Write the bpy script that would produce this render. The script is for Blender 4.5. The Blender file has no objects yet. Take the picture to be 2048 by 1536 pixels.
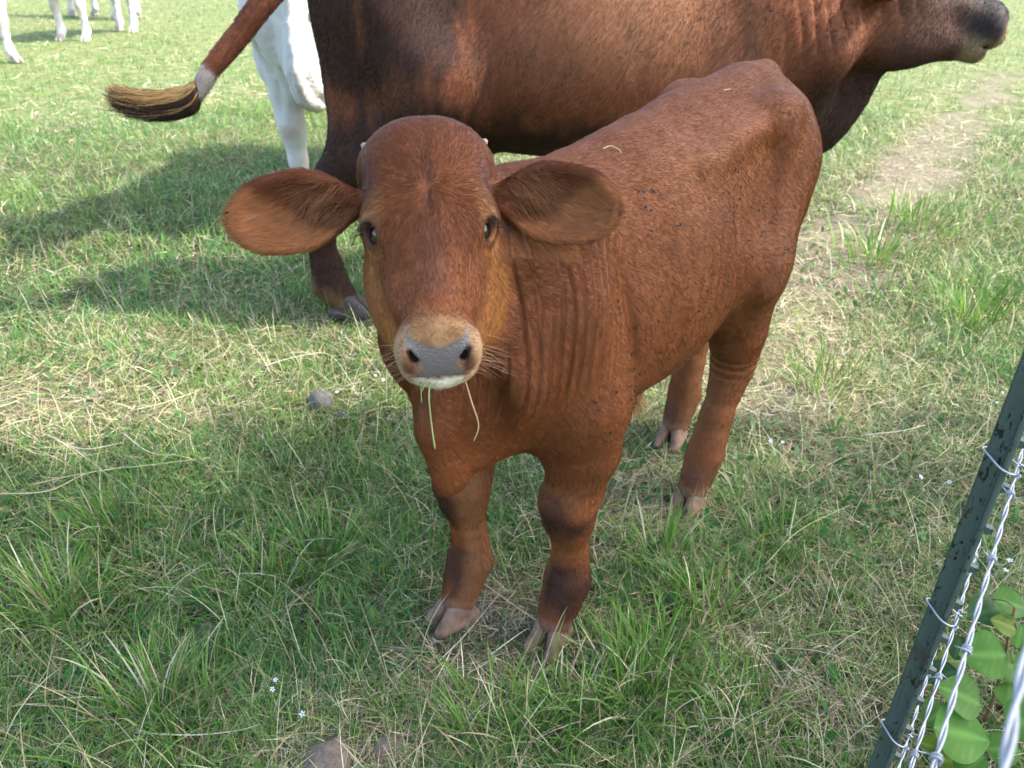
import bpy, math, time
import numpy as np
from mathutils import Vector, Matrix, noise as mnoise

T0 = time.time()
rng = np.random.default_rng(20240611)
SC = bpy.context.scene
COL = SC.collection
PI = math.pi

# ------------------------------------------------------------------ camera
CAM_H, PITCH, FPX = 1.2, math.radians(30.0), 1538.0
cam_data = bpy.data.cameras.new('camera')
cam_data.sensor_width = 36.0
cam_data.lens = FPX / 2048.0 * 36.0
cam_data.clip_start, cam_data.clip_end = 0.02, 400.0
cam = bpy.data.objects.new('camera', cam_data)
cam.location = (0, 0, CAM_H)
cam.rotation_euler = (PI / 2 - PITCH, 0, 0)
COL.objects.link(cam)
SC.camera = cam
cam_data.dof.use_dof = True
cam_data.dof.focus_distance = 1.05
cam_data.dof.aperture_fstop = 9.0

# ------------------------------------------------------------------ sky, sun, exposure
SUN_AZ, SUN_EL = math.radians(-6.0), math.radians(47.0)      # azimuth from +X towards +Y
SUN_DIR = np.array([math.cos(SUN_EL) * math.cos(SUN_AZ), math.cos(SUN_EL) * math.sin(SUN_AZ), math.sin(SUN_EL)])
world = bpy.data.worlds.new('World'); SC.world = world
world.use_nodes = True
wn = world.node_tree
for n in list(wn.nodes): wn.nodes.remove(n)
sky = wn.nodes.new('ShaderNodeTexSky'); sky.sky_type = 'NISHITA'; sky.sun_disc = False
sky.sun_elevation = SUN_EL
sky.sun_rotation = PI / 2 - SUN_AZ
sky.air_density, sky.dust_density, sky.ozone_density = .95, 2.6, .8
bg = wn.nodes.new('ShaderNodeBackground'); bg.inputs['Strength'].default_value = 0.15
wo = wn.nodes.new('ShaderNodeOutputWorld')
wn.links.new(sky.outputs[0], bg.inputs[0]); wn.links.new(bg.outputs[0], wo.inputs[0])

sun_data = bpy.data.lights.new('sun', 'SUN')
sun_data.energy, sun_data.angle, sun_data.color = 2.1, math.radians(0.6), (1.0, 0.95, 0.87)
sun = bpy.data.objects.new('sun', sun_data)
sun.rotation_euler = Vector(-SUN_DIR).to_track_quat('-Z', 'Y').to_euler()
sun.location = tuple(SUN_DIR * 30)
COL.objects.link(sun)

SC.view_settings.view_transform = 'Standard'
SC.view_settings.look = 'None'
SC.view_settings.gamma = 1.0
SC.view_settings.use_curve_mapping = False
SC.view_settings.exposure = 2.42
SC.cycles.use_denoising = True
SC.cycles.max_bounces = 8
SC.cycles.diffuse_bounces = 4
SC.cycles.transmission_bounces = 4
SC.cycles.transparent_max_bounces = 6

# ------------------------------------------------------------------ helpers
def ray(px, py):
    """direction (depth 1) of a pixel of the 2048 x 1536 photograph"""
    x, u = (px - 1024) / FPX, (768 - py) / FPX
    c, s = math.cos(PITCH), math.sin(PITCH)
    return np.array([x, c + u * s, -s + u * c])
def P2W(px, py, depth): return np.array([0, 0, CAM_H]) + ray(px, py) * depth
def P2G(px, py, z=0.0):
    d = ray(px, py); return np.array([0, 0, CAM_H]) + d * ((z - CAM_H) / d[2])
def P2Y(px, py, y):
    d = ray(px, py); return np.array([0, 0, CAM_H]) + d * (y / d[1])
def unit(v): v = np.asarray(v, float); return v / np.linalg.norm(v)
def sstep(a, b, x):
    t = np.clip((x - a) / (b - a), 0, 1); return t * t * (3 - 2 * t)
def hashn(P, scale, seed=0):
    """cheap value noise on an (N,3) array, 0..1"""
    q = np.asarray(P) * scale + seed * 17.31
    i = np.floor(q).astype(np.int64); f = q - i; f = f * f * (3 - 2 * f)
    def h(a, b, c):
        n = (a * 374761393 + b * 668265263 + c * 2147483647 + seed * 974711) & 0xffffffff
        n = ((n ^ (n >> 13)) * 1274126177) & 0xffffffff
        n = n ^ (n >> 16)
        return (n & 0xffff) / 65535.0
    r = 0
    for dx in (0, 1):
        wx = f[:, 0] if dx else 1 - f[:, 0]
        for dy in (0, 1):
            wy = f[:, 1] if dy else 1 - f[:, 1]
            for dz in (0, 1):
                wz = f[:, 2] if dz else 1 - f[:, 2]
                r = r + h(i[:, 0] + dx, i[:, 1] + dy, i[:, 2] + dz) * wx * wy * wz
    return r
def fbm(P, scale, seed=0, oct=3):
    s, a, t = 0, 1.0, 0
    for k in range(oct):
        s = s + a * hashn(P, scale * 2 ** k, seed + k); t += a; a *= .5
    return s / t

def tag(o, label=None, cat=None, group=None, kind=None):
    if label: o['label'] = label
    if cat: o['category'] = cat
    if group: o['group'] = group
    if kind: o['kind'] = kind
    return o
def empty(name, loc=(0, 0, 0), rz=0.0):
    o = bpy.data.objects.new(name, None); o.location = tuple(loc); o.rotation_euler = (0, 0, rz)
    o.empty_display_size = .1
    COL.objects.link(o); return o
def link(name, me, parent=None, mat=None):
    o = bpy.data.objects.new(name, me); COL.objects.link(o)
    if mat is not None and len(me.materials) == 0: me.materials.append(mat)
    if parent is not None:
        o.parent = parent
        o.matrix_parent_inverse = parent.matrix_basis.inverted()
    return o
def mesh_np(name, V, F, smooth=True, mat=None):
    """V (n,3); F (m,3) or (m,4) array"""
    me = bpy.data.meshes.new(name)
    V = np.ascontiguousarray(V, dtype=np.float32); F = np.ascontiguousarray(F, dtype=np.int32)
    k = F.shape[1]
    me.vertices.add(len(V)); me.vertices.foreach_set('co', V.ravel())
    me.loops.add(F.size); me.loops.foreach_set('vertex_index', F.ravel())
    me.polygons.add(len(F)); me.polygons.foreach_set('loop_start', np.arange(0, F.size, k, dtype=np.int32))
    me.update(calc_edges=True)
    if smooth: me.polygons.foreach_set('use_smooth', np.ones(len(F), dtype=bool))
    if mat is not None: me.materials.append(mat)
    return me
def set_attr(me, name, arr, domain='POINT'):
    arr = np.asarray(arr, dtype=np.float32)
    if arr.ndim == 1:
        a = me.attributes.new(name, 'FLOAT', domain); a.data.foreach_set('value', arr)
    else:
        if arr.shape[1] == 3: arr = np.concatenate([arr, np.ones((len(arr), 1), np.float32)], 1)
        a = me.attributes.new(name, 'FLOAT_COLOR', domain); a.data.foreach_set('color', np.ascontiguousarray(arr).ravel())
def tube(pts, rad, n=8, cap=True):
    """swept tube; returns V, F(quads as 4)"""
    pts = np.asarray(pts, float); m = len(pts); rad = np.broadcast_to(np.asarray(rad, float), (m,))
    T = np.gradient(pts, axis=0); T /= np.linalg.norm(T, axis=1)[:, None] + 1e-12
    up = np.array([0, 0, 1.0]) if abs(T[0, 2]) < .9 else np.array([1.0, 0, 0])
    N = np.zeros_like(T); N[0] = unit(np.cross(T[0], np.cross(up, T[0])))
    for i in range(1, m):
        v = N[i - 1] - T[i] * np.dot(N[i - 1], T[i]); N[i] = v / (np.linalg.norm(v) + 1e-12)
    B = np.cross(T, N)
    a = np.arange(n) * 2 * PI / n
    V = pts[:, None, :] + rad[:, None, None] * (np.cos(a)[None, :, None] * N[:, None, :] + np.sin(a)[None, :, None] * B[:, None, :])
    V = V.reshape(-1, 3)
    i = np.arange(m - 1)[:, None]; j = np.arange(n)[None, :]; j2 = (j + 1) % n
    F = np.stack([i * n + j, i * n + j2, (i + 1) * n + j2, (i + 1) * n + j], -1).reshape(-1, 4)
    if cap:
        c0, c1 = len(V), len(V) + 1
        V = np.concatenate([V, pts[:1], pts[-1:]])
        jj = np.arange(n)
        F = np.concatenate([F, np.stack([np.full(n, c0), (jj + 1) % n, jj, np.full(n, c0)], -1)[:, [0, 1, 2, 2]]])
        F = np.concatenate([F, np.stack([np.full(n, c1), (m - 1) * n + jj, (m - 1) * n + (jj + 1) % n, (m - 1) * n + (jj + 1) % n], -1)])
    return V, F
def clean_quads(name, V, F, smooth=True, mat=None):
    """quads that may repeat a corner (triangles)"""
    tri = F[:, 2] == F[:, 3]
    me = bpy.data.meshes.new(name)
    me.from_pydata([tuple(v) for v in V], [], [tuple(f[:3]) if t else tuple(f) for f, t in zip(F.tolist(), tri)])
    if smooth: me.polygons.foreach_set('use_smooth', np.ones(len(me.polygons), dtype=bool))
    if mat is not None: me.materials.append(mat)
    return me
def merge(parts):
    V, F, o = [], [], 0
    for v, f in parts: V.append(v); F.append(np.asarray(f) + o); o += len(v)
    return np.concatenate(V), np.concatenate(F)
def catmull(pts, per=8):
    p = np.asarray(pts, float); p = np.concatenate([2 * p[:1] - p[1:2], p, 2 * p[-1:] - p[-2:-1]])
    out = []
    for i in range(1, len(p) - 2):
        t = np.linspace(0, 1, per, endpoint=False)[:, None]
        a, b, c, d = p[i - 1], p[i], p[i + 1], p[i + 2]
        out.append(.5 * (2 * b + (c - a) * t + (2 * a - 5 * b + 4 * c - d) * t ** 2 + (3 * b - a - 3 * c + d) * t ** 3))
    out.append(p[-2:-1]); return np.concatenate(out)

# ------------------------------------------------------------------ implicit surfaces
def rc(P, a, b, ra, rb):
    a = np.asarray(a, float); b = np.asarray(b, float); ab = b - a
    t = np.clip((P - a) @ ab / (ab @ ab), 0, 1)
    return np.linalg.norm(P - a - t[:, None] * ab, axis=1) - (ra + (rb - ra) * t)
def rcf(P, a, b, ra, rb, ax, s):
    """round cone whose cross-section is scaled by s along unit axis ax"""
    a = np.asarray(a, float); b = np.asarray(b, float); ab = b - a; ax = unit(ax)
    t = np.clip((P - a) @ ab / (ab @ ab), 0, 1)
    q = P - a - t[:, None] * ab
    qa = q @ ax
    l = np.sqrt(np.maximum((q * q).sum(1) - qa * qa, 0) + (qa / s) ** 2)
    return (l - (ra + (rb - ra) * t)) * min(1, s)
def ell(P, c, r, M=None):
    q = P - np.asarray(c, float)
    if M is not None: q = q @ M
    r = np.asarray(r, float)
    k0 = np.sqrt(((q / r) ** 2).sum(1)); k1 = np.sqrt(((q / (r * r)) ** 2).sum(1)) + 1e-9
    return k0 * (k0 - 1) / k1
def smin(a, b, k):
    h = np.maximum(k - np.abs(a - b), 0) / k
    return np.minimum(a, b) - h * h * k * .25
def smax(a, b, k): return -smin(-a, -b, k)
CULL = [1e9]
def near_box(P, pts, r):
    pts = np.asarray(pts, float); m = r + CULL[0]
    return ((P > pts.min(0) - m) & (P < pts.max(0) + m)).all(1)
def add(d, P, fn, box, r, k):
    """d = smooth union with fn, evaluated only near its box"""
    m = near_box(P, box, r + k)
    if m.all(): return smin(d, fn(P), k)
    if m.any(): d[m] = smin(d[m], fn(P[m]), k)
    return d
def add_rc(d, P, a, b, ra, rb, k): return add(d, P, lambda q: rc(q, a, b, ra, rb), (a, b), max(ra, rb), k)
def add_rcf(d, P, a, b, ra, rb, ax, s, k): return add(d, P, lambda q: rcf(q, a, b, ra, rb, ax, s), (a, b), max(ra, rb) * max(1, s), k)
def add_ell(d, P, c, r, k): return add(d, P, lambda q: ell(q, c, r), (c,), max(r), k)
def surface_nets(xs, ys, zs, fn, B=8):
    """fn(P)->distance; rectilinear grid; returns V, quads. Only blocks near the surface are evaluated finely."""
    def pad(a):
        n = (-len(a)) % B
        return np.concatenate([a, a[-1] + (a[-1] - a[-2]) * np.arange(1, n + 1)])
    xs, ys, zs = pad(xs), pad(ys), pad(zs)
    nb = [len(a) // B for a in (xs, ys, zs)]
    cen = [a.reshape(-1, B).mean(1) for a in (xs, ys, zs)]
    ext = [np.ptp(a.reshape(-1, B), axis=1) for a in (xs, ys, zs)]
    G = np.stack(np.meshgrid(*cen, indexing='ij'), -1).reshape(-1, 3)
    E = np.stack(np.meshgrid(*ext, indexing='ij'), -1).reshape(-1, 3)
    CULL[0] = 1e9; d = fn(G); CULL[0] = .03
    keep = np.abs(d) < np.linalg.norm(E, axis=1) * .5 * 1.7 + .006
    V = np.repeat(np.repeat(np.repeat(d.reshape(nb), B, 0), B, 1), B, 2).astype(np.float32)
    V = np.where(V >= 0, np.maximum(V, 1e-3), np.minimum(V, -1e-3)).astype(np.float32)
    bi = np.argwhere(keep.reshape(nb))
    o = np.arange(B)
    for s in range(0, len(bi), 600):
        b = bi[s:s + 600]
        ix = (b[:, 0, None] * B + o)[:, :, None, None]; iy = (b[:, 1, None] * B + o)[:, None, :, None]; iz = (b[:, 2, None] * B + o)[:, None, None, :]
        ix, iy, iz = np.broadcast_arrays(ix, iy, iz)
        P = np.stack([xs[ix.ravel()], ys[iy.ravel()], zs[iz.ravel()]], -1)
        V[ix.ravel(), iy.ravel(), iz.ravel()] = fn(P)
    V[V == 0] = 1e-6
    ins = V < 0
    c = np.zeros([n - 1 for n in V.shape], np.int8)
    corners = [(a, b2, c2) for a in (0, 1) for b2 in (0, 1) for c2 in (0, 1)]
    sl = lambda a: slice(1, None) if a else slice(None, -1)
    for a, b2, c2 in corners: c += ins[sl(a), sl(b2), sl(c2)]
    act = np.argwhere((c > 0) & (c < 8))
    idx = np.full(c.shape, -1, np.int32); idx[act[:, 0], act[:, 1], act[:, 2]] = np.arange(len(act))
    vals = np.stack([V[act[:, 0] + a, act[:, 1] + b2, act[:, 2] + c2] for a, b2, c2 in corners], 1)
    pos = np.zeros((len(act), 3)); cnt = np.zeros(len(act))
    for p in range(8):
        for q in range(p + 1, 8):
            dp = np.subtract(corners[q], corners[p])
            if np.abs(dp).sum() != 1: continue
            m = (vals[:, p] < 0) != (vals[:, q] < 0)
            t = vals[:, p] / np.where(m, vals[:, p] - vals[:, q], 1)
            cp = np.asarray(corners[p], float)[None] + t[:, None] * dp[None]
            pos += np.where(m[:, None], cp, 0); cnt += m
    pos /= cnt[:, None]
    out = np.empty_like(pos)
    for ax, arr in enumerate((xs, ys, zs)):
        i0 = act[:, ax]; out[:, ax] = arr[i0] + pos[:, ax] * (arr[i0 + 1] - arr[i0])
    F = []
    for ax in range(3):
        u, w = [(1, 2), (2, 0), (0, 1)][ax]
        A = np.moveaxis(ins, ax, 0); e = np.moveaxis(A[1:] != A[:-1], 0, ax)
        e = np.argwhere(e)
        e = e[(e[:, u] > 0) & (e[:, w] > 0) & (e[:, u] < V.shape[u] - 1) & (e[:, w] < V.shape[w] - 1)]
        du = np.eye(3, dtype=int)[u]; dw = np.eye(3, dtype=int)[w]
        g = lambda q: idx[q[:, 0], q[:, 1], q[:, 2]]
        q = np.stack([g(e - du - dw), g(e - dw), g(e), g(e - du)], 1)
        fl = ins[e[:, 0], e[:, 1], e[:, 2]]
        q = np.where(fl[:, None], q, q[:, ::-1])
        F.append(q)
    F = np.concatenate(F)
    return out, F[(F >= 0).all(1)]
def smooth_mesh(V, F, it=2, lam=.5):
    e = np.concatenate([F[:, [0, 1]], F[:, [1, 2]], F[:, [2, 3]], F[:, [3, 0]]])
    n = len(V); cnt = np.bincount(e[:, 0], minlength=n) + np.bincount(e[:, 1], minlength=n)
    for _ in range(it):
        for l in (lam, -lam * 1.03):
            S = np.stack([np.bincount(e[:, 0], V[e[:, 1], k], n) + np.bincount(e[:, 1], V[e[:, 0], k], n) for k in range(3)], 1)
            V = V + l * (S / np.maximum(cnt, 1)[:, None] - V)
    return V
def vnormals(V, F):
    n = np.cross(V[F[:, 2]] - V[F[:, 0]], V[F[:, 3]] - V[F[:, 1]])
    N = np.stack([sum(np.bincount(F[:, c], n[:, k], len(V)) for c in range(4)) for k in range(3)], 1)
    return N / (np.linalg.norm(N, axis=1)[:, None] + 1e-12)
def grid_axis(lo, hi, step, flo=None, fhi=None, fstep=None):
    if flo is None: return np.arange(lo, hi + step, step)
    parts = []
    x = lo
    while x < hi:
        parts.append(x)
        if flo < x < fhi: s = fstep
        else:
            dd = (flo - x) if x <= flo else (x - fhi)
            s = min(step, fstep + dd * .15)
        x += s
    return np.array(parts)
def interp_profile(t, table):
    """smooth (cosine-eased Catmull) interpolation of a table of rows (t, v1, v2 ...)"""
    tb = np.asarray(table, float); x = tb[:, 0]
    out = []
    for k in range(1, tb.shape[1]):
        y = tb[:, k]; m = np.gradient(y, x)
        i = np.clip(np.searchsorted(x, t) - 1, 0, len(x) - 2)
        h = x[i + 1] - x[i]; s = np.clip((t - x[i]) / h, 0, 1)
        out.append((2*s**3-3*s**2+1)*y[i] + (s**3-2*s**2+s)*h*m[i] + (-2*s**3+3*s**2)*y[i+1] + (s**3-s**2)*h*m[i+1])
    return out
def swept(P, table, ftop=2.3, fbot=2.1):
    """closed body along axis P[:,0]; table rows (f, ztop, zbot, halfwidth, centre_fraction)"""
    lo, hi = table[0][0], table[-1][0]
    f = np.clip(P[:, 0], lo, hi)
    zt, zb, w, cf = interp_profile(f, table)
    zc = zb + (zt - zb) * cf
    dz = P[:, 2] - zc
    up = dz > 0
    h = np.where(up, zt - zc, zc - zb)
    ex = np.where(up, ftop, fbot)
    w = np.maximum(w, .004); h = np.maximum(h, .004)
    r = (np.abs(P[:, 1] / w) ** ex + np.abs(dz / h) ** ex) ** (1 / ex)
    s = np.minimum(w, h)
    d = (r - 1) * s
    over = np.maximum(np.maximum(lo - P[:, 0], P[:, 0] - hi), 0)
    return np.where(over > 0, np.sqrt(np.maximum(d, 0) ** 2 + over ** 2), d)
# ------------------------------------------------------------------ materials
def new_mat(name):
    m = bpy.data.materials.new(name); m.use_nodes = True
    nt = m.node_tree
    for n in list(nt.nodes): nt.nodes.remove(n)
    out = nt.nodes.new('ShaderNodeOutputMaterial')
    return m, nt, out
def N_(nt, typ, **kw):
    n = nt.nodes.new(typ)
    for k, v in kw.items():
        if k in n.inputs: n.inputs[k].default_value = v
        else: setattr(n, k, v)
    return n
def principled(name, col, rough=.6, spec=.3, metal=0.0, bump=None, var=None, sss=0.0, attr=None):
    """bump = (scale, strength, distance); var = (scale, amount)"""
    m, nt, out = new_mat(name)
    b = nt.nodes.new('ShaderNodeBsdfPrincipled')
    b.inputs['Roughness'].default_value = rough
    b.inputs['Specular IOR Level'].default_value = spec
    b.inputs['Metallic'].default_value = metal
    nt.links.new(b.outputs[0], out.inputs[0])
    tc = nt.nodes.new('ShaderNodeTexCoord')
    src = None
    if attr:
        a = nt.nodes.new('ShaderNodeAttribute'); a.attribute_name = attr; src = a.outputs['Color']
    else:
        r = nt.nodes.new('ShaderNodeRGB'); r.outputs[0].default_value = (*col, 1); src = r.outputs[0]
    if var:
        nz = N_(nt, 'ShaderNodeTexNoise', Scale=var[0], Detail=5.0, Roughness=.6)
        nt.links.new(tc.outputs['Object'], nz.inputs['Vector'])
        mr = N_(nt, 'ShaderNodeMapRange'); mr.inputs[1].default_value = .25; mr.inputs[2].default_value = .75
        mr.inputs[3].default_value = 1 - var[1]; mr.inputs[4].default_value = 1 + var[1]
        nt.links.new(nz.outputs['Fac'], mr.inputs[0])
        mx = N_(nt, 'ShaderNodeMix', data_type='RGBA', blend_type='MULTIPLY'); mx.inputs[0].default_value = 1
        nt.links.new(src, mx.inputs[6]); nt.links.new(mr.outputs[0], mx.inputs[7]); src = mx.outputs[2]
    nt.links.new(src, b.inputs['Base Color'])
    if bump:
        nz = N_(nt, 'ShaderNodeTexNoise', Scale=bump[0], Detail=6.0, Roughness=.65)
        nt.links.new(tc.outputs['Object'], nz.inputs['Vector'])
        bp = N_(nt, 'ShaderNodeBump', Strength=bump[1], Distance=bump[2])
        nt.links.new(nz.outputs['Fac'], bp.inputs['Height']); nt.links.new(bp.outputs[0], b.inputs['Normal'])
    if sss:
        b.inputs['Subsurface Weight'].default_value = sss
        b.inputs['Subsurface Radius'].default_value = (.012, .005, .003)
        b.inputs['Subsurface Scale'].default_value = 1.0
    return m
def hair_mat(name, attr='hcol', rough=.40, spec=.22, trans=.22):
    m, nt, out = new_mat(name)
    a = nt.nodes.new('ShaderNodeAttribute'); a.attribute_name = attr
    b = nt.nodes.new('ShaderNodeBsdfPrincipled')
    b.inputs['Roughness'].default_value = rough; b.inputs['Specular IOR Level'].default_value = spec
    nt.links.new(a.outputs['Color'], b.inputs['Base Color'])
    t = nt.nodes.new('ShaderNodeBsdfTranslucent'); nt.links.new(a.outputs['Color'], t.inputs['Color'])
    mx = nt.nodes.new('ShaderNodeMixShader'); mx.inputs[0].default_value = trans
    nt.links.new(b.outputs[0], mx.inputs[1]); nt.links.new(t.outputs[0], mx.inputs[2])
    nt.links.new(mx.outputs[0], out.inputs[0])
    return m
def hide_mat():
    m = principled('calf_hide', (1, 1, 1), .62, .22, attr='coat')
    nt = m.node_tree; b = [n for n in nt.nodes if n.type == 'BSDF_PRINCIPLED'][0]
    a = nt.nodes.new('ShaderNodeAttribute'); a.attribute_name = 'nose'
    tc = [n for n in nt.nodes if n.type == 'TEX_COORD'][0]
    r = N_(nt, 'ShaderNodeMapRange'); r.inputs[3].default_value = .65; r.inputs[4].default_value = .22
    nt.links.new(a.outputs['Fac'], r.inputs[0]); nt.links.new(r.outputs[0], b.inputs['Roughness'])
    r2 = N_(nt, 'ShaderNodeMapRange'); r2.inputs[3].default_value = .15; r2.inputs[4].default_value = .45
    nt.links.new(a.outputs['Fac'], r2.inputs[0]); nt.links.new(r2.outputs[0], b.inputs['Specular IOR Level'])
    v = N_(nt, 'ShaderNodeTexVoronoi', Scale=420.0); v.feature = 'SMOOTH_F1'; nt.links.new(tc.outputs['Object'], v.inputs['Vector'])
    mu = N_(nt, 'ShaderNodeMath', operation='MULTIPLY'); nt.links.new(v.outputs['Distance'], mu.inputs[0]); nt.links.new(a.outputs['Fac'], mu.inputs[1])
    bp = N_(nt, 'ShaderNodeBump', Strength=.4, Distance=.003); bp.invert = True
    nt.links.new(mu.outputs[0], bp.inputs['Height']); nt.links.new(bp.outputs[0], b.inputs['Normal'])
    return m
M_HAIR = hair_mat('coat_hair')
M_SKIN = hide_mat()
M_WHITE = principled('white_hide', (1, 1, 1), .8, .15, attr='coat', var=(14, .12), bump=(55, .6, .012))
M_EYE = principled('wet_eye', (.008, .005, .004), .04, .7)
M_HOOF = principled('pale_pink_hoof', (.215, .130, .090), .6, .22, var=(30, .65), bump=(90, .6, .004))
M_GHOOF = principled('pale_grey_hoof', (.30, .27, .23), .55, .25, var=(38, .3))
M_DHOOF = principled('dark_hoof', (.05, .04, .035), .5, .3, var=(30, .3))
M_HORN = principled('horn_bud', (.27, .21, .155), .6, .3, var=(60, .1))

def leaf_mat(name, attr='gcol', trans=.35, rough=.45, spec=.25, col=None):
    m, nt, out = new_mat(name)
    if col is None:
        a = nt.nodes.new('ShaderNodeAttribute'); a.attribute_name = attr; src = a.outputs['Color']
    else:
        a = nt.nodes.new('ShaderNodeRGB'); a.outputs[0].default_value = (*col, 1); src = a.outputs[0]
    b = nt.nodes.new('ShaderNodeBsdfPrincipled')
    b.inputs['Roughness'].default_value = rough; b.inputs['Specular IOR Level'].default_value = spec
    nt.links.new(src, b.inputs['Base Color'])
    t = nt.nodes.new('ShaderNodeBsdfTranslucent'); nt.links.new(src, t.inputs['Color'])
    mx = nt.nodes.new('ShaderNodeMixShader'); mx.inputs[0].default_value = trans
    nt.links.new(b.outputs[0], mx.inputs[1]); nt.links.new(t.outputs[0], mx.inputs[2])
    nt.links.new(mx.outputs[0], out.inputs[0])
    return m
M_GRASS = leaf_mat('grass_blade')
M_STRAW = leaf_mat('dry_straw', trans=.15, rough=.6, spec=.15)
M_WIRE = principled('galvanised_wire', (.30, .315, .335), .45, .5, metal=.35, var=(90, .12))
M_STEM = principled('sapling_stem', (.16, .10, .05), .7, .2, var=(40, .3))
M_BARK = principled('bark', (.12, .09, .07), .9, .1, var=(9, .4), bump=(14, .8, .05))
M_ROCK = principled('grey_stone', (.095, .088, .082), .9, .1, var=(45, .45), bump=(70, .7, .008))
M_PETAL = leaf_mat('white_petal', col=(.75, .78, .85), trans=.3)
M_FLY = principled('fly', (.010, .008, .007), .5, .3)
def post_mat():
    m, nt, out = new_mat('green_post_paint')
    tc = nt.nodes.new('ShaderNodeTexCoord')
    b = nt.nodes.new('ShaderNodeBsdfPrincipled'); nt.links.new(b.outputs[0], out.inputs[0])
    b.inputs['Roughness'].default_value = .48; b.inputs['Specular IOR Level'].default_value = .35
    mp = N_(nt, 'ShaderNodeMapping'); mp.inputs['Scale'].default_value = (1, 1, .45)
    nt.links.new(tc.outputs['Object'], mp.inputs[0])
    n1 = N_(nt, 'ShaderNodeTexNoise', Scale=190.0, Detail=4.0, Roughness=.7); nt.links.new(mp.outputs[0], n1.inputs['Vector'])
    n2 = N_(nt, 'ShaderNodeTexNoise', Scale=22.0, Detail=3.0); nt.links.new(mp.outputs[0], n2.inputs['Vector'])
    ad = N_(nt, 'ShaderNodeMath', operation='ADD'); nt.links.new(n1.outputs['Fac'], ad.inputs[0])
    m2 = N_(nt, 'ShaderNodeMath', operation='MULTIPLY'); m2.inputs[1].default_value = .45
    nt.links.new(n2.outputs['Fac'], m2.inputs[0]); nt.links.new(m2.outputs[0], ad.inputs[1])
    cr = N_(nt, 'ShaderNodeValToRGB'); cr.color_ramp.elements[0].position = .80; cr.color_ramp.elements[1].position = .86
    cr.color_ramp.elements[0].color = (.056, .078, .063, 1); cr.color_ramp.elements[1].color = (.008, .007, .006, 1)
    nt.links.new(ad.outputs[0], cr.inputs[0])
    n3 = N_(nt, 'ShaderNodeTexNoise', Scale=9.0, Detail=4.0); nt.links.new(tc.outputs['Object'], n3.inputs['Vector'])
    c3 = N_(nt, 'ShaderNodeValToRGB'); c3.color_ramp.elements[0].position = .58; c3.color_ramp.elements[1].position = .72
    c3.color_ramp.elements[0].color = (0, 0, 0, 1); c3.color_ramp.elements[1].color = (1, 1, 1, 1)
    nt.links.new(n3.outputs['Fac'], c3.inputs[0])
    mx = N_(nt, 'ShaderNodeMix', data_type='RGBA'); mx.inputs[7].default_value = (.042, .026, .017, 1)
    nt.links.new(c3.outputs[0], mx.inputs[0]); nt.links.new(cr.outputs[0], mx.inputs[6]); nt.links.new(mx.outputs[2], b.inputs['Base Color'])
    bp = N_(nt, 'ShaderNodeBump', Strength=.4, Distance=.001); nt.links.new(ad.outputs[0], bp.inputs['Height']); bp.invert = True
    nt.links.new(bp.outputs[0], b.inputs['Normal'])
    return m
M_POST = post_mat()
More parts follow.
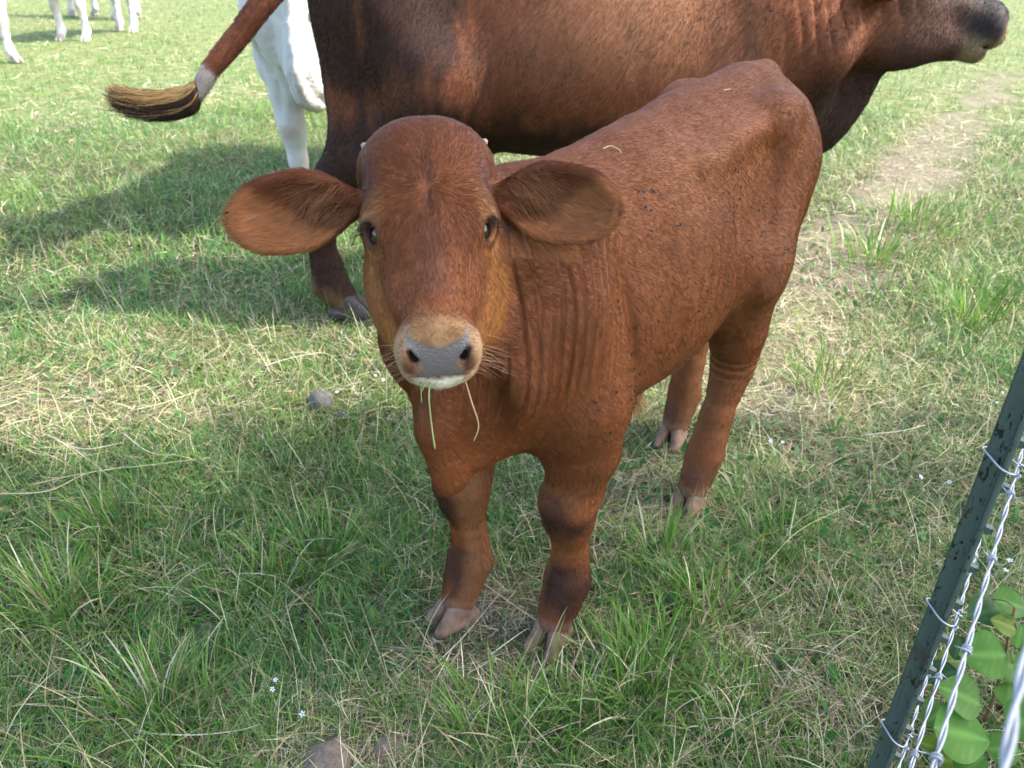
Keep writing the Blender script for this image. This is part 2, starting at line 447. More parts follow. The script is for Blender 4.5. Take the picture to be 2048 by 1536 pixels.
def soil_mat():
    m, nt, out = new_mat('soil')
    tc = nt.nodes.new('ShaderNodeTexCoord')
    b = nt.nodes.new('ShaderNodeBsdfPrincipled'); nt.links.new(b.outputs[0], out.inputs[0])
    b.inputs['Roughness'].default_value = .95; b.inputs['Specular IOR Level'].default_value = .1
    n1 = N_(nt, 'ShaderNodeTexNoise', Scale=1.3, Detail=6.0, Roughness=.65); nt.links.new(tc.outputs['Object'], n1.inputs['Vector'])
    n2 = N_(nt, 'ShaderNodeTexNoise', Scale=60.0, Detail=6.0, Roughness=.7); nt.links.new(tc.outputs['Object'], n2.inputs['Vector'])
    cr = N_(nt, 'ShaderNodeValToRGB')
    cr.color_ramp.elements[0].position = .35; cr.color_ramp.elements[0].color = (.040, .046, .020, 1)
    cr.color_ramp.elements[1].position = .65; cr.color_ramp.elements[1].color = (.075, .062, .042, 1)
    nt.links.new(n1.outputs['Fac'], cr.inputs[0])
    c2 = N_(nt, 'ShaderNodeValToRGB')
    c2.color_ramp.elements[0].position = .3; c2.color_ramp.elements[0].color = (.5, .5, .5, 1)
    c2.color_ramp.elements[1].position = .7; c2.color_ramp.elements[1].color = (1.35, 1.3, 1.2, 1)
    nt.links.new(n2.outputs['Fac'], c2.inputs[0])
    mx = N_(nt, 'ShaderNodeMix', data_type='RGBA', blend_type='MULTIPLY'); mx.inputs[0].default_value = 1
    nt.links.new(cr.outputs[0], mx.inputs[6]); nt.links.new(c2.outputs[0], mx.inputs[7])
    a = nt.nodes.new('ShaderNodeAttribute'); a.attribute_name = 'bare'
    m3 = N_(nt, 'ShaderNodeMix', data_type='RGBA'); nt.links.new(a.outputs['Fac'], m3.inputs[0]); nt.links.new(mx.outputs[2], m3.inputs[6])
    mb = N_(nt, 'ShaderNodeMix', data_type='RGBA', blend_type='MULTIPLY'); mb.inputs[0].default_value = 1; mb.inputs[6].default_value = (.19, .160, .125, 1)
    nt.links.new(c2.outputs[0], mb.inputs[7]); nt.links.new(mb.outputs[2], m3.inputs[7])
    ac = nt.nodes.new('ShaderNodeAttribute'); ac.attribute_name = 'cover'
    n4 = N_(nt, 'ShaderNodeTexNoise', Scale=7.0, Detail=9.0, Roughness=.75); nt.links.new(tc.outputs['Object'], n4.inputs['Vector'])
    c4 = N_(nt, 'ShaderNodeValToRGB'); c4.color_ramp.elements[0].position = .36; c4.color_ramp.elements[0].color = (.055, .095, .020, 1)
    c4.color_ramp.elements[1].position = .66; c4.color_ramp.elements[1].color = (.215, .215, .110, 1); nt.links.new(n4.outputs['Fac'], c4.inputs[0])
    m5 = N_(nt, 'ShaderNodeMix', data_type='RGBA'); nt.links.new(ac.outputs['Fac'], m5.inputs[0]); nt.links.new(m3.outputs[2], m5.inputs[6]); nt.links.new(c4.outputs[0], m5.inputs[7])
    nt.links.new(m5.outputs[2], b.inputs['Base Color'])
    bp = N_(nt, 'ShaderNodeBump', Strength=.8, Distance=.01); nt.links.new(n2.outputs['Fac'], bp.inputs['Height']); nt.links.new(bp.outputs[0], b.inputs['Normal'])
    return m
M_SOIL = soil_mat()
# ------------------------------------------------------------------ calf
CO = np.array([-.03, 1.07, 0.0])                       # ground point between the front feet
CF = unit([-.653, -.758, 0]); CL = np.array([-CF[1], CF[0], 0])   # forward, calf's left
CM = np.stack([CF, CL, [0, 0, 1.0]], 1)
def c2w(p): return CO + np.asarray(p, float) @ CM.T
# head frame: l (to the calf's left), a (poll to muzzle), n (out of the face)
HO = P2W(858, 408, .955)
hm = unit([.10, -.825, -.555]); hr = unit(np.array([1.0, .09, -.01]) - hm * np.dot([1, .09, -.01], hm)); hn = np.cross(hr, hm)
if hn[2] < 0: hn = -hn
HM = np.stack([hr, hm, hn], 1)
def h2w(p): return HO + np.asarray(p, float) @ HM.T
view = unit(HO - np.array([0, 0, CAM_H]))
TORSO = [(-.925, .82, .76, .01, .5), (-.905, .905, .70, .06, .5), (-.865, .962, .63, .105, .45), (-.79, .988, .57, .130, .45), (-.68, .982, .51, .148, .45), (-.55, .965, .475, .166, .43),
         (-.40, .944, .442, .174, .41), (-.25, .925, .436, .164, .42), (-.12, .905, .435, .148, .43), (-.02, .86, .45, .125, .46), (.05, .80, .47, .088, .48), (.10, .75, .50, .06, .5), (.13, .68, .54, .03, .5), (.14, .65, .58, .008, .5)]
def leg_chain(p, r):
    return [(np.array(q, float), rr) for q, rr in zip(p, r)]
FRR = [.082, .074, .064, .049, .0480, .043, .0325, .0305, .033, .0410, .035, .036]
def front_leg(o, s):
    f = lambda df, z, l=.092: (o + df, s * l, z)
    return leg_chain([f(.05, .72, .080), f(.0, .545, .098), f(-.018, .44, .097), f(-.010, .372, .095), f(.004, .335), f(.002, .295), f(-.004, .265), f(-.008, .215), f(-.010, .175, .090), f(-.006, .138, .090), f(.012, .098, .090), f(.028, .066, .090)], FRR)
FRONT = {1: front_leg(-.098, 1), -1: front_leg(-.016, -1)}
HRR = [.125, .10, .076, .060, .052, .046, .038, .036, .037, .0415, .036, .037]
HIND = {1: leg_chain([(-.79, .06, .80), (-.665, .10, .62), (-.675, .098, .52), (-.70, .095, .44), (-.718, .092, .39), (-.715, .092, .345), (-.70, .091, .30), (-.675, .09, .235), (-.657, .09, .185), (-.645, .089, .142), (-.625, .089, .10), (-.608, .089, .066)], HRR),
        -1: leg_chain([(-.80, -.06, .80), (-.73, -.10, .62), (-.81, -.098, .52), (-.875, -.095, .44), (-.895, -.092, .39), (-.895, -.092, .345), (-.885, -.091, .30), (-.872, -.09, .235), (-.862, -.09, .185), (-.862, -.09, .142), (-.846, -.09, .10), (-.832, -.09, .066)], HRR)}
EARS = {}
_up = unit(np.cross(np.cross(view, [0, 0, 1.0]), view)); _rt = unit(np.cross(view, [0, 0, 1.0])); _tc = -view
for sgn in (-1, 1):
    # long axis outward, drooping a little; opening turned to the camera
    if sgn < 0: ax = unit(-_rt * 1.0 + _up * -.05 + _tc * .10)
    else: ax = unit(_rt * 1.0 + _up * -.06 + _tc * .34)
    want = _tc + _up * .12 - _rt * sgn * .1
    nr = unit(want - ax * np.dot(want, ax)); vv = np.cross(nr, ax)
    if np.dot(vv, _up) < 0: vv = -vv
    EARS[sgn] = (h2w((sgn * .080, -.052, -.060)), ax, vv, nr, .172 if sgn < 0 else .166)
EYE_C, EYE_R = np.array([.0575, .006, -.050]), .0215
_ee = unit([.62, .36, .70]); _ev = unit(np.array([.22, -1, .10]) - _ee * np.dot([.22, -1, .10], _ee)); _eh = np.cross(_ee, _ev)
EYE_M = np.stack([_eh, _ev, _ee], 1)
def calf_head(P):
    Q = (P - HO) @ HM
    S = Q.copy(); S[:, 0] = np.abs(S[:, 0])
    d = ell(S, (0, -.062, -.056), (.084, .090, .062))                       # cranium
    d = smin(d, ell(S, (.034, -.100, -.058), (.050, .050, .055)), .05)      # poll corners
    d = smin(d, ell(S, (.0, -.108, -.055), (.050, .050, .055)), .05)
    d = smin(d, ell(S, (.0, -.02, -.04), (.074, .085, .044)), .04)          # forehead plate
    d = smin(d, ell(S, (.060, -.002, -.046), (.027, .035, .034)), .03)      # orbit
    d = smin(d, rcf(S, (0, .02, -.055), (0, .16, -.050), .051, .034, (0, 0, 1), .92), .03)   # bridge
    d = smin(d, ell(S, (.05, .035, -.105), (.036, .085, .062)), .03)        # cheek
    d = smin(d, rc(S, (.048, .02, -.135), (.022, .17, -.100), .036, .027), .04)  # jaw
    d = smin(d, ell(S, (0, .164, -.050), (.044, .032, .036)), .022)         # muzzle
    d = smin(d, ell(S, (.026, .174, -.064), (.0235, .026, .031)), .02)      # lips
    d = smin(d, ell(S, (0, .186, -.056), (.035, .019, .030)), .014)         # nose pad
    d = smin(d, ell(S, (0, .178, -.102), (.027, .027, .020)), .010)         # chin
    d = smax(d, (S[:, 1] - .180) * .86 + (S[:, 2] + .030) * .51 - .002, .022)     # sloping front of the nose
    d = smax(d, -ell(S, (.092, .056, -.050), (.022, .045, .022)), .03)      # hollow in front of the eye
    d = smax(d, -ell(S, (.104, -.050, -.045), (.024, .034, .026)), .03)     # temple
    d = smin(d, rc(S, (.056, .022, -.064), (.038, .115, -.060), .012, .010), .018)  # facial crest
    d = d + .0032 * np.exp(-(S[:, 0] / .008) ** 2) * sstep(-.07, -.03, S[:, 1]) * sstep(.03, -.01, S[:, 1]) * (S[:, 2] > -.05)
    d = smin(d, ell(S, (.0375, .184, -.052), (.010, .012, .017)), .010)     # wings of the nostrils
    d = smax(d, -rc(S, (.0350, .187, -.037), (.0275, .199, -.055), .0028, .0046), .004)
    d = smax(d, -rc(S, (.0340, .178, -.041), (.0290, .186, -.053), .0040, .0062), .004)
    d = smax(d, -ell(S, (0, .193, -.0865), (.050, .036, .0030)), .005)      # mouth line
    rim = EYE_C + _ee * .012
    d = smin(d, ell(S - rim, (0, 0, 0), (.0225, .0235, .0130), EYE_M), .008)       # lids
    d = smin(d, ell(S - rim - _ev * .013, (0, 0, 0), (.021, .010, .0145), EYE_M), .008)  # upper lid
    d = smax(d, -ell(S - EYE_C - _ee * .022, (0, 0, 0), (.0172, .0140, .018), EYE_M), .004)
    return d
def calf_ear(P, sgn):
    base, ax, vv, nr, L = EARS[sgn]
    q = (P - base) @ np.stack([ax, vv, nr], 1)
    q = q.copy(); q[:, 0] *= .168 / L
    t = q[:, 0] / .168
    q[:, 1] = (q[:, 1] + .010 * np.clip(t - .3, -.3, 1)) / (.60 + .40 * sstep(-.02, .50, t) + .10 * sstep(.6, .95, t))
    q[:, 2] += .016 * np.clip(t, 0, 1) ** 2 - .10 * (q[:, 1] ** 2) / .06      # curled like a spoon
    c = ell(q, (.090, .002, 0), (.088, .0515 + 0 * 1, .026))
    inner = ell(q, (.094, .000, .019), (.079, .044, .032))
    d = smax(c, -inner, .010)
    d = smin(d, rc(q, (-.03, .002, -.010), (.045, .004, -.010), .028, .020), .018)
    d = smax(d, -ell(q, (.056, -.006, .014), (.036, .020, .020)), .008)
    return d
def calf_sdf(P):
    Q = (P - CO) @ CM
    d = swept(Q, TORSO, 1.85, 2.15)
    for s in (1, -1):
        d = add_ell(d, Q, (-.715, s * .108, .912), (.055, .034, .034), .05)
        d = add_rc(d, Q, (-.69, s * .130, .87), (-.615, s * .166, .60), .020, .026, .035)       # flank fold                   # hook bones
        d = add_ell(d, Q, (-.885, s * .055, .87), (.035, .03, .045), .05)                    # pin bones
        d = add_rc(d, Q, (-.69, s * .098, .905), (-.42, s * .105, .868), .020, .006, .05)      # edge of the loin
        d = add_rc(d, Q, (.07, s * .075, .66), (-.08, s * .055, .83), .07, .05, .08)         # shoulder blade
        L = FRONT[s]
        for i in range(len(L) - 1):
            d = add_rc(d, Q, L[i][0], L[i + 1][0], L[i][1], L[i + 1][1], .05 if i < 2 else .02)
        d = add_ell(d, Q, L[1][0] + (-.03, 0, .0), (.05, .045, .06), .04)
        d = add_ell(d, Q, L[4][0] + (.006, 0, .0), (.046, .045, .036), .018)                  # knee cap
        L = HIND[s]
        for i in range(len(L) - 1):
            d = add_rcf(d, Q, L[i][0], L[i + 1][0], L[i][1], L[i + 1][1], (0, 1, 0), .82 if i < 3 else .95, .05 if i < 2 else .02)
        d = add_rc(d, Q, L[0][0] + (-.06, 0, -.02), L[3][0] + (-.02, 0, .02), .07, .04, .05)
        d = add_rc(d, Q, L[3][0] + (-.045, 0, .01), L[4][0] + (-.03, 0, .0), .018, .028, .03)  # hock point
        for L in (FRONT[s], HIND[s]):                       # dew claws
            for e in (1, -1):
                d = add_ell(d, Q, L[9][0] + (-.036, e * .018, -.018), (.011, .011, .014), .012)
    m = near_box(Q, [(-.60, .0, .80)], .3)
    if m.any():
        h = Q[m].copy(); h[:, 1] = np.abs(h[:, 1]); d[m] = smax(d[m], -ell(h, (-.585, .200, .80), (.095, .048, .085)), .07)   # flank hollow
    d = add_rcf(d, Q, (.06, .02, .60), (.08, .022, .53), .060, .045, (0, 1, 0), .85, .05)     # brisket
    m = near_box(Q, [(.12, .0, .62)], .25)
    if m.any():
        h = Q[m].copy(); h[:, 1] = np.abs(h[:, 1] - .03); d[m] = smax(d[m], -ell(h, (.150, .068, .60), (.075, .036, .12)), .04)   # hollow beside the breast
    d = add_rcf(d, Q, (.13, .045, .72), (.160, .045, .60), .022, .026, (0, 1, 0), .60, .016)   # dewlap
    d = add_rcf(d, Q, (.160, .045, .60), (.140, .043, .505), .026, .036, (0, 1, 0), .60, .016)
    m = near_box(Q, [(.13, .085, .68), (.10, .08, .50)], .06)
    if m.any(): d[m] = smax(d[m], -rc(Q[m], (.150, .088, .67), (.115, .084, .51), .010, .016), .022)   # crease beside the dewlap
    d = add_rc(d, Q, (-.42, 0, .44), (-.44, 0, .395), .035, .018, .04)                       # sheath
    d = add_rc(d, Q, (-.86, 0, .955), (-.935, 0, .88), .026, .022, .03)                      # tail
    d = add_rc(d, Q, (-.935, 0, .88), (-.95, .01, .45), .021, .012, .02)
    d = add_rc(d, P, c2w((-.09, 0, .77)), h2w((0, -.045, -.10)), .10, .068, .06)             # neck
    d = add_rc(d, P, c2w((.02, 0, .655)), h2w((.012, .0, -.14)), .110, .064, .06)
    d = add_rcf(d, P, c2w((.12, .02, .60)), h2w((.008, .05, -.165)), .045, .028, CL, .6, .05)
    near = np.linalg.norm(P - h2w((0, .03, -.06)), axis=1) < (.34 if CULL[0] < 1 else 1e9)
    if near.any():
        Pn = P[near]
        h = calf_head(Pn)
        dn = smin(d[near], h, .028)
        for s in (1, -1): dn = smin(dn, calf_ear(Pn, s), .006)
        d[near] = dn
    return d
def build_calf_mesh():
    xs = grid_axis(-.48, .80, .007, -.40, .20, .0030)
    ys = grid_axis(.70, 2.06, .008, .76, 1.04, .0030)
    zs = grid_axis(.04, 1.12, .007, .78, 1.06, .0030)
    V, F = surface_nets(xs, ys, zs, calf_sdf)
    return smooth_mesh(V, F, 3, .5), F

def face_sample(V, F, n, wv, rg):
    """n points on the surface, density proportional to area x vertex weight; returns face ids, bary weights (n,4)"""
    a = .5 * np.linalg.norm(np.cross(V[F[:, 2]] - V[F[:, 0]], V[F[:, 3]] - V[F[:, 1]]), axis=1) * wv[F].mean(1)
    c = np.cumsum(a); f = np.searchsorted(c, rg.random(n) * c[-1])
    u, v = rg.random(n), rg.random(n)
    return np.clip(f, 0, len(F) - 1), np.stack([(1 - u) * (1 - v), u * (1 - v), u * v, (1 - u) * v], 1)
def fur(name, V, F, N, flow, length, color, weight, n, rad, lift, parent, mat, seed=1, wild=.22, seg=3):
    rg = np.random.default_rng(seed)
    f, w = face_sample(V, F, n, weight, rg)
    ip = lambda A: (A[F[f]] * (w[:, :, None] if A.ndim == 2 else w)).sum(1)
    p, nn, fl, ln, co = ip(V), ip(N), ip(flow), ip(length), ip(color)
    nn /= np.linalg.norm(nn, axis=1)[:, None] + 1e-9
    # clumps: neighbouring hairs lean the same way
    cl = np.stack([fbm(p, 95, k + seed * 7, 2) - .5 for k in range(3)], 1) * 2
    fl = fl / (np.linalg.norm(fl, axis=1)[:, None] + 1e-9) + cl * wild * 1.6 + rg.normal(0, wild * .45, (n, 3))
    fl -= nn * (fl * nn).sum(1)[:, None]
    fl /= np.linalg.norm(fl, axis=1)[:, None] + 1e-9
    lf = lift * (.6 + .8 * rg.random(n))[:, None] + (fbm(p, 70, seed + 3, 2) - .5)[:, None] * lift
    ln = (ln * (.65 + .6 * rg.random(n)))[:, None]
    d0 = fl + nn * lf * 1.5; d0 /= np.linalg.norm(d0, axis=1)[:, None]
    d1 = fl + nn * lf * .35; d1 /= np.linalg.norm(d1, axis=1)[:, None]
    pts = [p - nn * .0006]
    for k in range(seg): pts.append(pts[-1] + ln / seg * (d0 * (1 - k / max(seg - 1, 1)) + d1 * (k / max(seg - 1, 1))))
    X = np.stack(pts, 1).astype(np.float32)
    cu = bpy.data.hair_curves.new(name)
    cu.add_curves([seg + 1] * n)
    cu.attributes['position'].data.foreach_set('vector', X.ravel())
    ra = cu.attributes.get('radius') or cu.attributes.new('radius', 'FLOAT', 'POINT')
    ra.data.foreach_set('value', np.tile(np.linspace(1, .25, seg + 1) * rad, n).astype(np.float32))
    co = co * (.72 + .56 * rg.random(n))[:, None] * (.76 + .48 * fbm(p, 150, seed + 9, 2))[:, None]
    a = cu.attributes.new('hcol', 'FLOAT_COLOR', 'CURVE')
    a.data.foreach_set('color', np.concatenate([np.clip(co, 0, 1), np.ones((n, 1))], 1).astype(np.float32).ravel())
    cu.materials.append(mat)
    o = bpy.data.objects.new(name, cu); COL.objects.link(o)
    if parent is not None:
        o.parent = parent; o.matrix_parent_inverse = parent.matrix_basis.inverted()
    return o
def mixc(c, m, col): return c * (1 - m[:, None]) + np.asarray(col)[None] * m[:, None]
def calf_paint(V, N):
    """coat colour, hair length, hair density, flow; from anatomy, plus some painted light and shade"""
    Q = (V - CO) @ CM; H = (V - HO) @ HM; S = np.abs(H[:, 0]); A, Nn = H[:, 1], H[:, 2]
    head = sstep(.30, .24, np.linalg.norm(V - h2w((0, .03, -.07)), axis=1))
    hsd = calf_head(V)
    inhead = (np.abs(H[:, 0]) < .125) & (A < .24) & (A > -.17) & (Nn > -.19)
    red = np.array([.142, .0455, .0140])
    c = np.tile(red, (len(V), 1))
    c *= (.86 + .28 * fbm(V, 6, 3, 3))[:, None]
    c = mixc(c, sstep(.62, .40, Q[:, 2]) * sstep(.02, -.05, Q[:, 0]) * .25, (.165, .065, .026))
    # sky sheen painted on the up-facing back: a little cooler and paler
    c = mixc(c, sstep(.55, .9, N[:, 2]) * sstep(-.1, -.2, Q[:, 0]) * .30, (.150, .062, .034))
    # flank folds and belly side: paler, sandier
    c = mixc(c, sstep(.55, .80, fbm(V * [1, 1, .5], 5, 21, 3)) * .25 * sstep(-.05, -.2, Q[:, 0]), (.185, .078, .033))
    # legs: dark knees, fetlocks
    for L in (FRONT[1], FRONT[-1]):
        k = np.linalg.norm((Q - L[4][0] - (.03, 0, -.02)) / (.065, .07, .065), axis=1) + (fbm(V, 26, 71, 3) - .5) * .8
        c = mixc(c, sstep(1.1, .35, k) * (.65 + .5 * fbm(V, 40, 5, 2)), (.030, .014, .010))
        k = np.linalg.norm((Q - L[9][0] - (.01, 0, -.008)) / (.09, .09, .090), axis=1) + (fbm(V, 26, 72, 3) - .5) * .8
        c = mixc(c, sstep(1.1, .5, k) * (.58 + .5 * fbm(V, 30, 6, 2)), (.022, .011, .009))
    for L in (HIND[1], HIND[-1]):
        k = np.linalg.norm((Q - L[10][0] - (.0, 0, .0)) / (.07, .07, .05), axis=1)
        c = mixc(c, sstep(1.1, .4, k) * .7, (.07, .038, .025))
        k = np.linalg.norm((Q - L[4][0] - (.0, 0, .09)) / (.10, .09, .05), axis=1)
        c = mixc(c, sstep(1.1, .3, k) * .5, (.075, .028, .014))
    c = mixc(c, sstep(.092, .066, Q[:, 2] + .02 * (fbm(V, 40, 73, 2) - .5)) * .75, (.200, .118, .080))
    # inside of the legs and armpit: tan
    c = mixc(c, sstep(.5, .35, Q[:, 2]) * sstep(.2, .8, -N @ CL * np.sign(Q[:, 1])) * .6, (.21, .092, .036))
    # ------------- head
    hd = inhead * sstep(.012, .004, hsd)
    orange = hd * sstep(.020, .064, S) * sstep(-.01, .02, A) * sstep(-.045, -.07, Nn + .25 * (A - .05))
    c = mixc(c, orange * .68, (.260, .106, .022))
    c = mixc(c, hd * sstep(.05, .065, S) * sstep(-.045, -.02, A) * sstep(.035, .0, A) * sstep(-.10, -.06, Nn) * .6, (.24, .112, .040))
    c = mixc(c, hd * sstep(.028, .010, S) * sstep(.0, .05, A) * sstep(.14, .10, A) * .45, (.085, .034, .024))
    c = mixc(c, hd * sstep(.055, .07, S) * sstep(-.09, -.06, A) * sstep(-.0, -.03, A) * sstep(-.075, -.05, Nn) * .5, (.085, .036, .032))
    c = mixc(c, hd * np.exp(-((S + .004 * (fbm(V, 60, 17, 2) - .5)) / .006) ** 2) * sstep(-.11, -.05, A) * sstep(.04, .0, A) * .55, (.05, .02, .012))
    muz = hd * sstep(.138, .176, A + .15 * (Nn + .05) + .02 * (fbm(V, 70, 15, 3) - .5))
    c = mixc(c, muz * .92, (.235, .110, .043)); c = mixc(c, muz * sstep(.145, .165, A) * sstep(.35, .75, fbm(V, 110, 16, 3) + .12) * .7, (.33, .195, .092))
    c = mixc(c, muz * sstep(.034, .042, S) * sstep(.15, .17, A) * .6, (.38, .26, .145))
    c = mixc(c, hd * sstep(.14, .17, A) * sstep(-.060, -.085, Nn) * .75, (.38, .26, .145))
    c = mixc(c, hd * sstep(.150, .172, A) * sstep(-.086, -.090, Nn) * sstep(.036, .024, S), (.52, .46, .33))
    # brown ring round the nostrils
    # nose leather
    pn = Nn + .056
    padw = np.where(pn > -.004, .0195 + .0165 * np.clip((pn + .004) / .026, 0, 1), .0195 + .011 * np.clip((-pn - .004) / .018, 0, 1))
    pad = hd * sstep(padw + .003, padw - .001, S) * sstep(.150, .160, A) * sstep(-.0855, -.082, Nn) * sstep(-.033, -.039, Nn - .28 * S + .004 * (fbm(V, 120, 14, 2) - .5))
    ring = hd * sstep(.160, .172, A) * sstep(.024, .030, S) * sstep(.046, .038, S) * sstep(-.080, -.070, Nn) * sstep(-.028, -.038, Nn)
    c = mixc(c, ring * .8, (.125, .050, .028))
    c = mixc(c, pad, (.130, .112, .108))
    lip = hd * sstep(.165, .173, A) * sstep(-.0815, -.0845, Nn) * sstep(-.092, -.0895, Nn) * sstep(.046, .038, S)
    c = mixc(c, lip * .8, (.14, .07, .055))
    # nostril inside
    Sx = H.copy(); Sx[:, 0] = S
    nos = sstep(.0022, -.0005, np.minimum(rc(Sx, (.0350, .187, -.037), (.0275, .199, -.055), .0028, .0046), rc(Sx, (.0340, .178, -.041), (.0290, .186, -.053), .0040, .0062))) * hd
    c = mixc(c, nos * .95, (.016, .009, .008))
    # eye rim
    er = np.linalg.norm((Sx - EYE_C - _ee * .017) @ EYE_M / (.0195, .0170, .03), axis=1)
    rim = hd * sstep(1.22, .98, er)
    c = mixc(c, rim * .9, (.050, .030, .026))
    c = mixc(c, hd * sstep(.55, 1.0, ((Sx - EYE_C - _ee * .017) @ EYE_M)[:, 1] / .022) * sstep(1.75, 1.3, er) * .7, (.38, .235, .12))
    # ears: brown outside, tan down inside
    ear_in = np.zeros(len(V)); ear = np.zeros(len(V)); ear_t = np.zeros(len(V)); eflow = np.zeros_like(V)
    for s in (1, -1):
        base, ax, vv, nr, L = EARS[s]
        q = (V - base) @ np.stack([ax, vv, nr], 1)
        m = sstep(.0, .03, q[:, 0]) * (np.abs(q[:, 1]) < .075) * (np.abs(q[:, 2]) < .05) * (q[:, 0] < .21)
        ear = np.maximum(ear, m); t = q[:, 0] / L
        inn = m * sstep(.1, .5, N @ nr)
        ear_in = np.maximum(ear_in, inn); ear_t = np.where(m > 0, t, ear_t)
        c = mixc(c, m * .6, (.150, .050, .020))
        c = mixc(c, inn * sstep(.01, -.012, q[:, 1] - .10 * (t - .5)) * .85, (.34, .140, .052))
        c = mixc(c, inn * sstep(.9, .3, np.linalg.norm((q - (.062, -.002, 0)) / (.046, .024, .08), axis=1)) * .85, (.040, .014, .007))  # dark ear centre: shade inside the cup painted into the coat
        eflow += m[:, None] * (ax * .8 - vv * .5 * (1 if True else 0) * sstep(1.1, .3, t)[:, None] + 0)
    c = np.clip(c, 0, 1)
    # ------------- hair
    dens = np.ones(len(V)); dens *= 1 - pad; dens *= 1 - nos * .9; dens *= 1 - .95 * hd * sstep(1.1, .95, er)
    dens *= 1 - .7 * lip
    dens *= 1 + .9 * head
    ln = np.full(len(V), .0098)
    ln *= 1 - .35 * hd * sstep(.0, .1, A) * 1; ln *= 1 - .05 * muz
    ln *= 1 - .35 * hd * sstep(1.8, 1.2, er)
    ln *= 1 + .55 * ear
    ln *= 1 - .3 * sstep(.45, .3, Q[:, 2])
    # flow
    fl = np.tile(-CF * .75 + np.array([0, 0, -.75]), (len(V), 1))
    up = sstep(.3, .8, N[:, 2]); fl += (-CF)[None] * up[:, None]
    leg = sstep(.50, .40, Q[:, 2]); fl = fl * (1 - leg[:, None]) + np.array([0, 0, -1.0])[None] * leg[:, None]
    hf = hm[None] * ((A + .022) * 1.0)[:, None] + hr[None] * (H[:, 0] * .75)[:, None] + np.sin(H[:, 0] * 90)[:, None] * hm[None] * .006
    hf = np.where((muz > .5)[:, None], (hr * 0)[None] + (H[:, :1] * 12) * hr[None] - hm[None] * .2 - hn[None] * .4, hf)
    fl = fl * (1 - hd[:, None]) + hf * hd[:, None]
    fl = np.where(ear[:, None] > .1, eflow, fl)
    return c, ln, dens, fl, pad
def claw_mesh(name, spread=.4, size=1.0, mat=None):
    """cloven hoof, toe along +X, sole at z=0"""
    def f(P):
        P = P / size
        d = None
        for e in (1, -1):
            tip = np.array([.050, e * (.017 + .012 * spread), .012])
            a = rcf(P, (-.002, e * .017, .055), tip, .028, .014, (0, 1, 0), .70)
            a = smin(a, rcf(P, (-.030, e * .019, .020), tip + (-.012, 0, 0), .022, .015, (0, 1, 0), .85), .014)
            d = a if d is None else np.minimum(d, a)
        d = smax(d, P[:, 2] - .074, .008)
        return smax(d, -P[:, 2], .004) * size
    s = size
    V, F = surface_nets(np.arange(-.07, .10, .0035) * s, np.arange(-.06, .06, .0035) * s, np.arange(-.008, .085, .0035) * s, f, 4)
    return mesh_np(name, smooth_mesh(V, F, 1), F, True, mat)
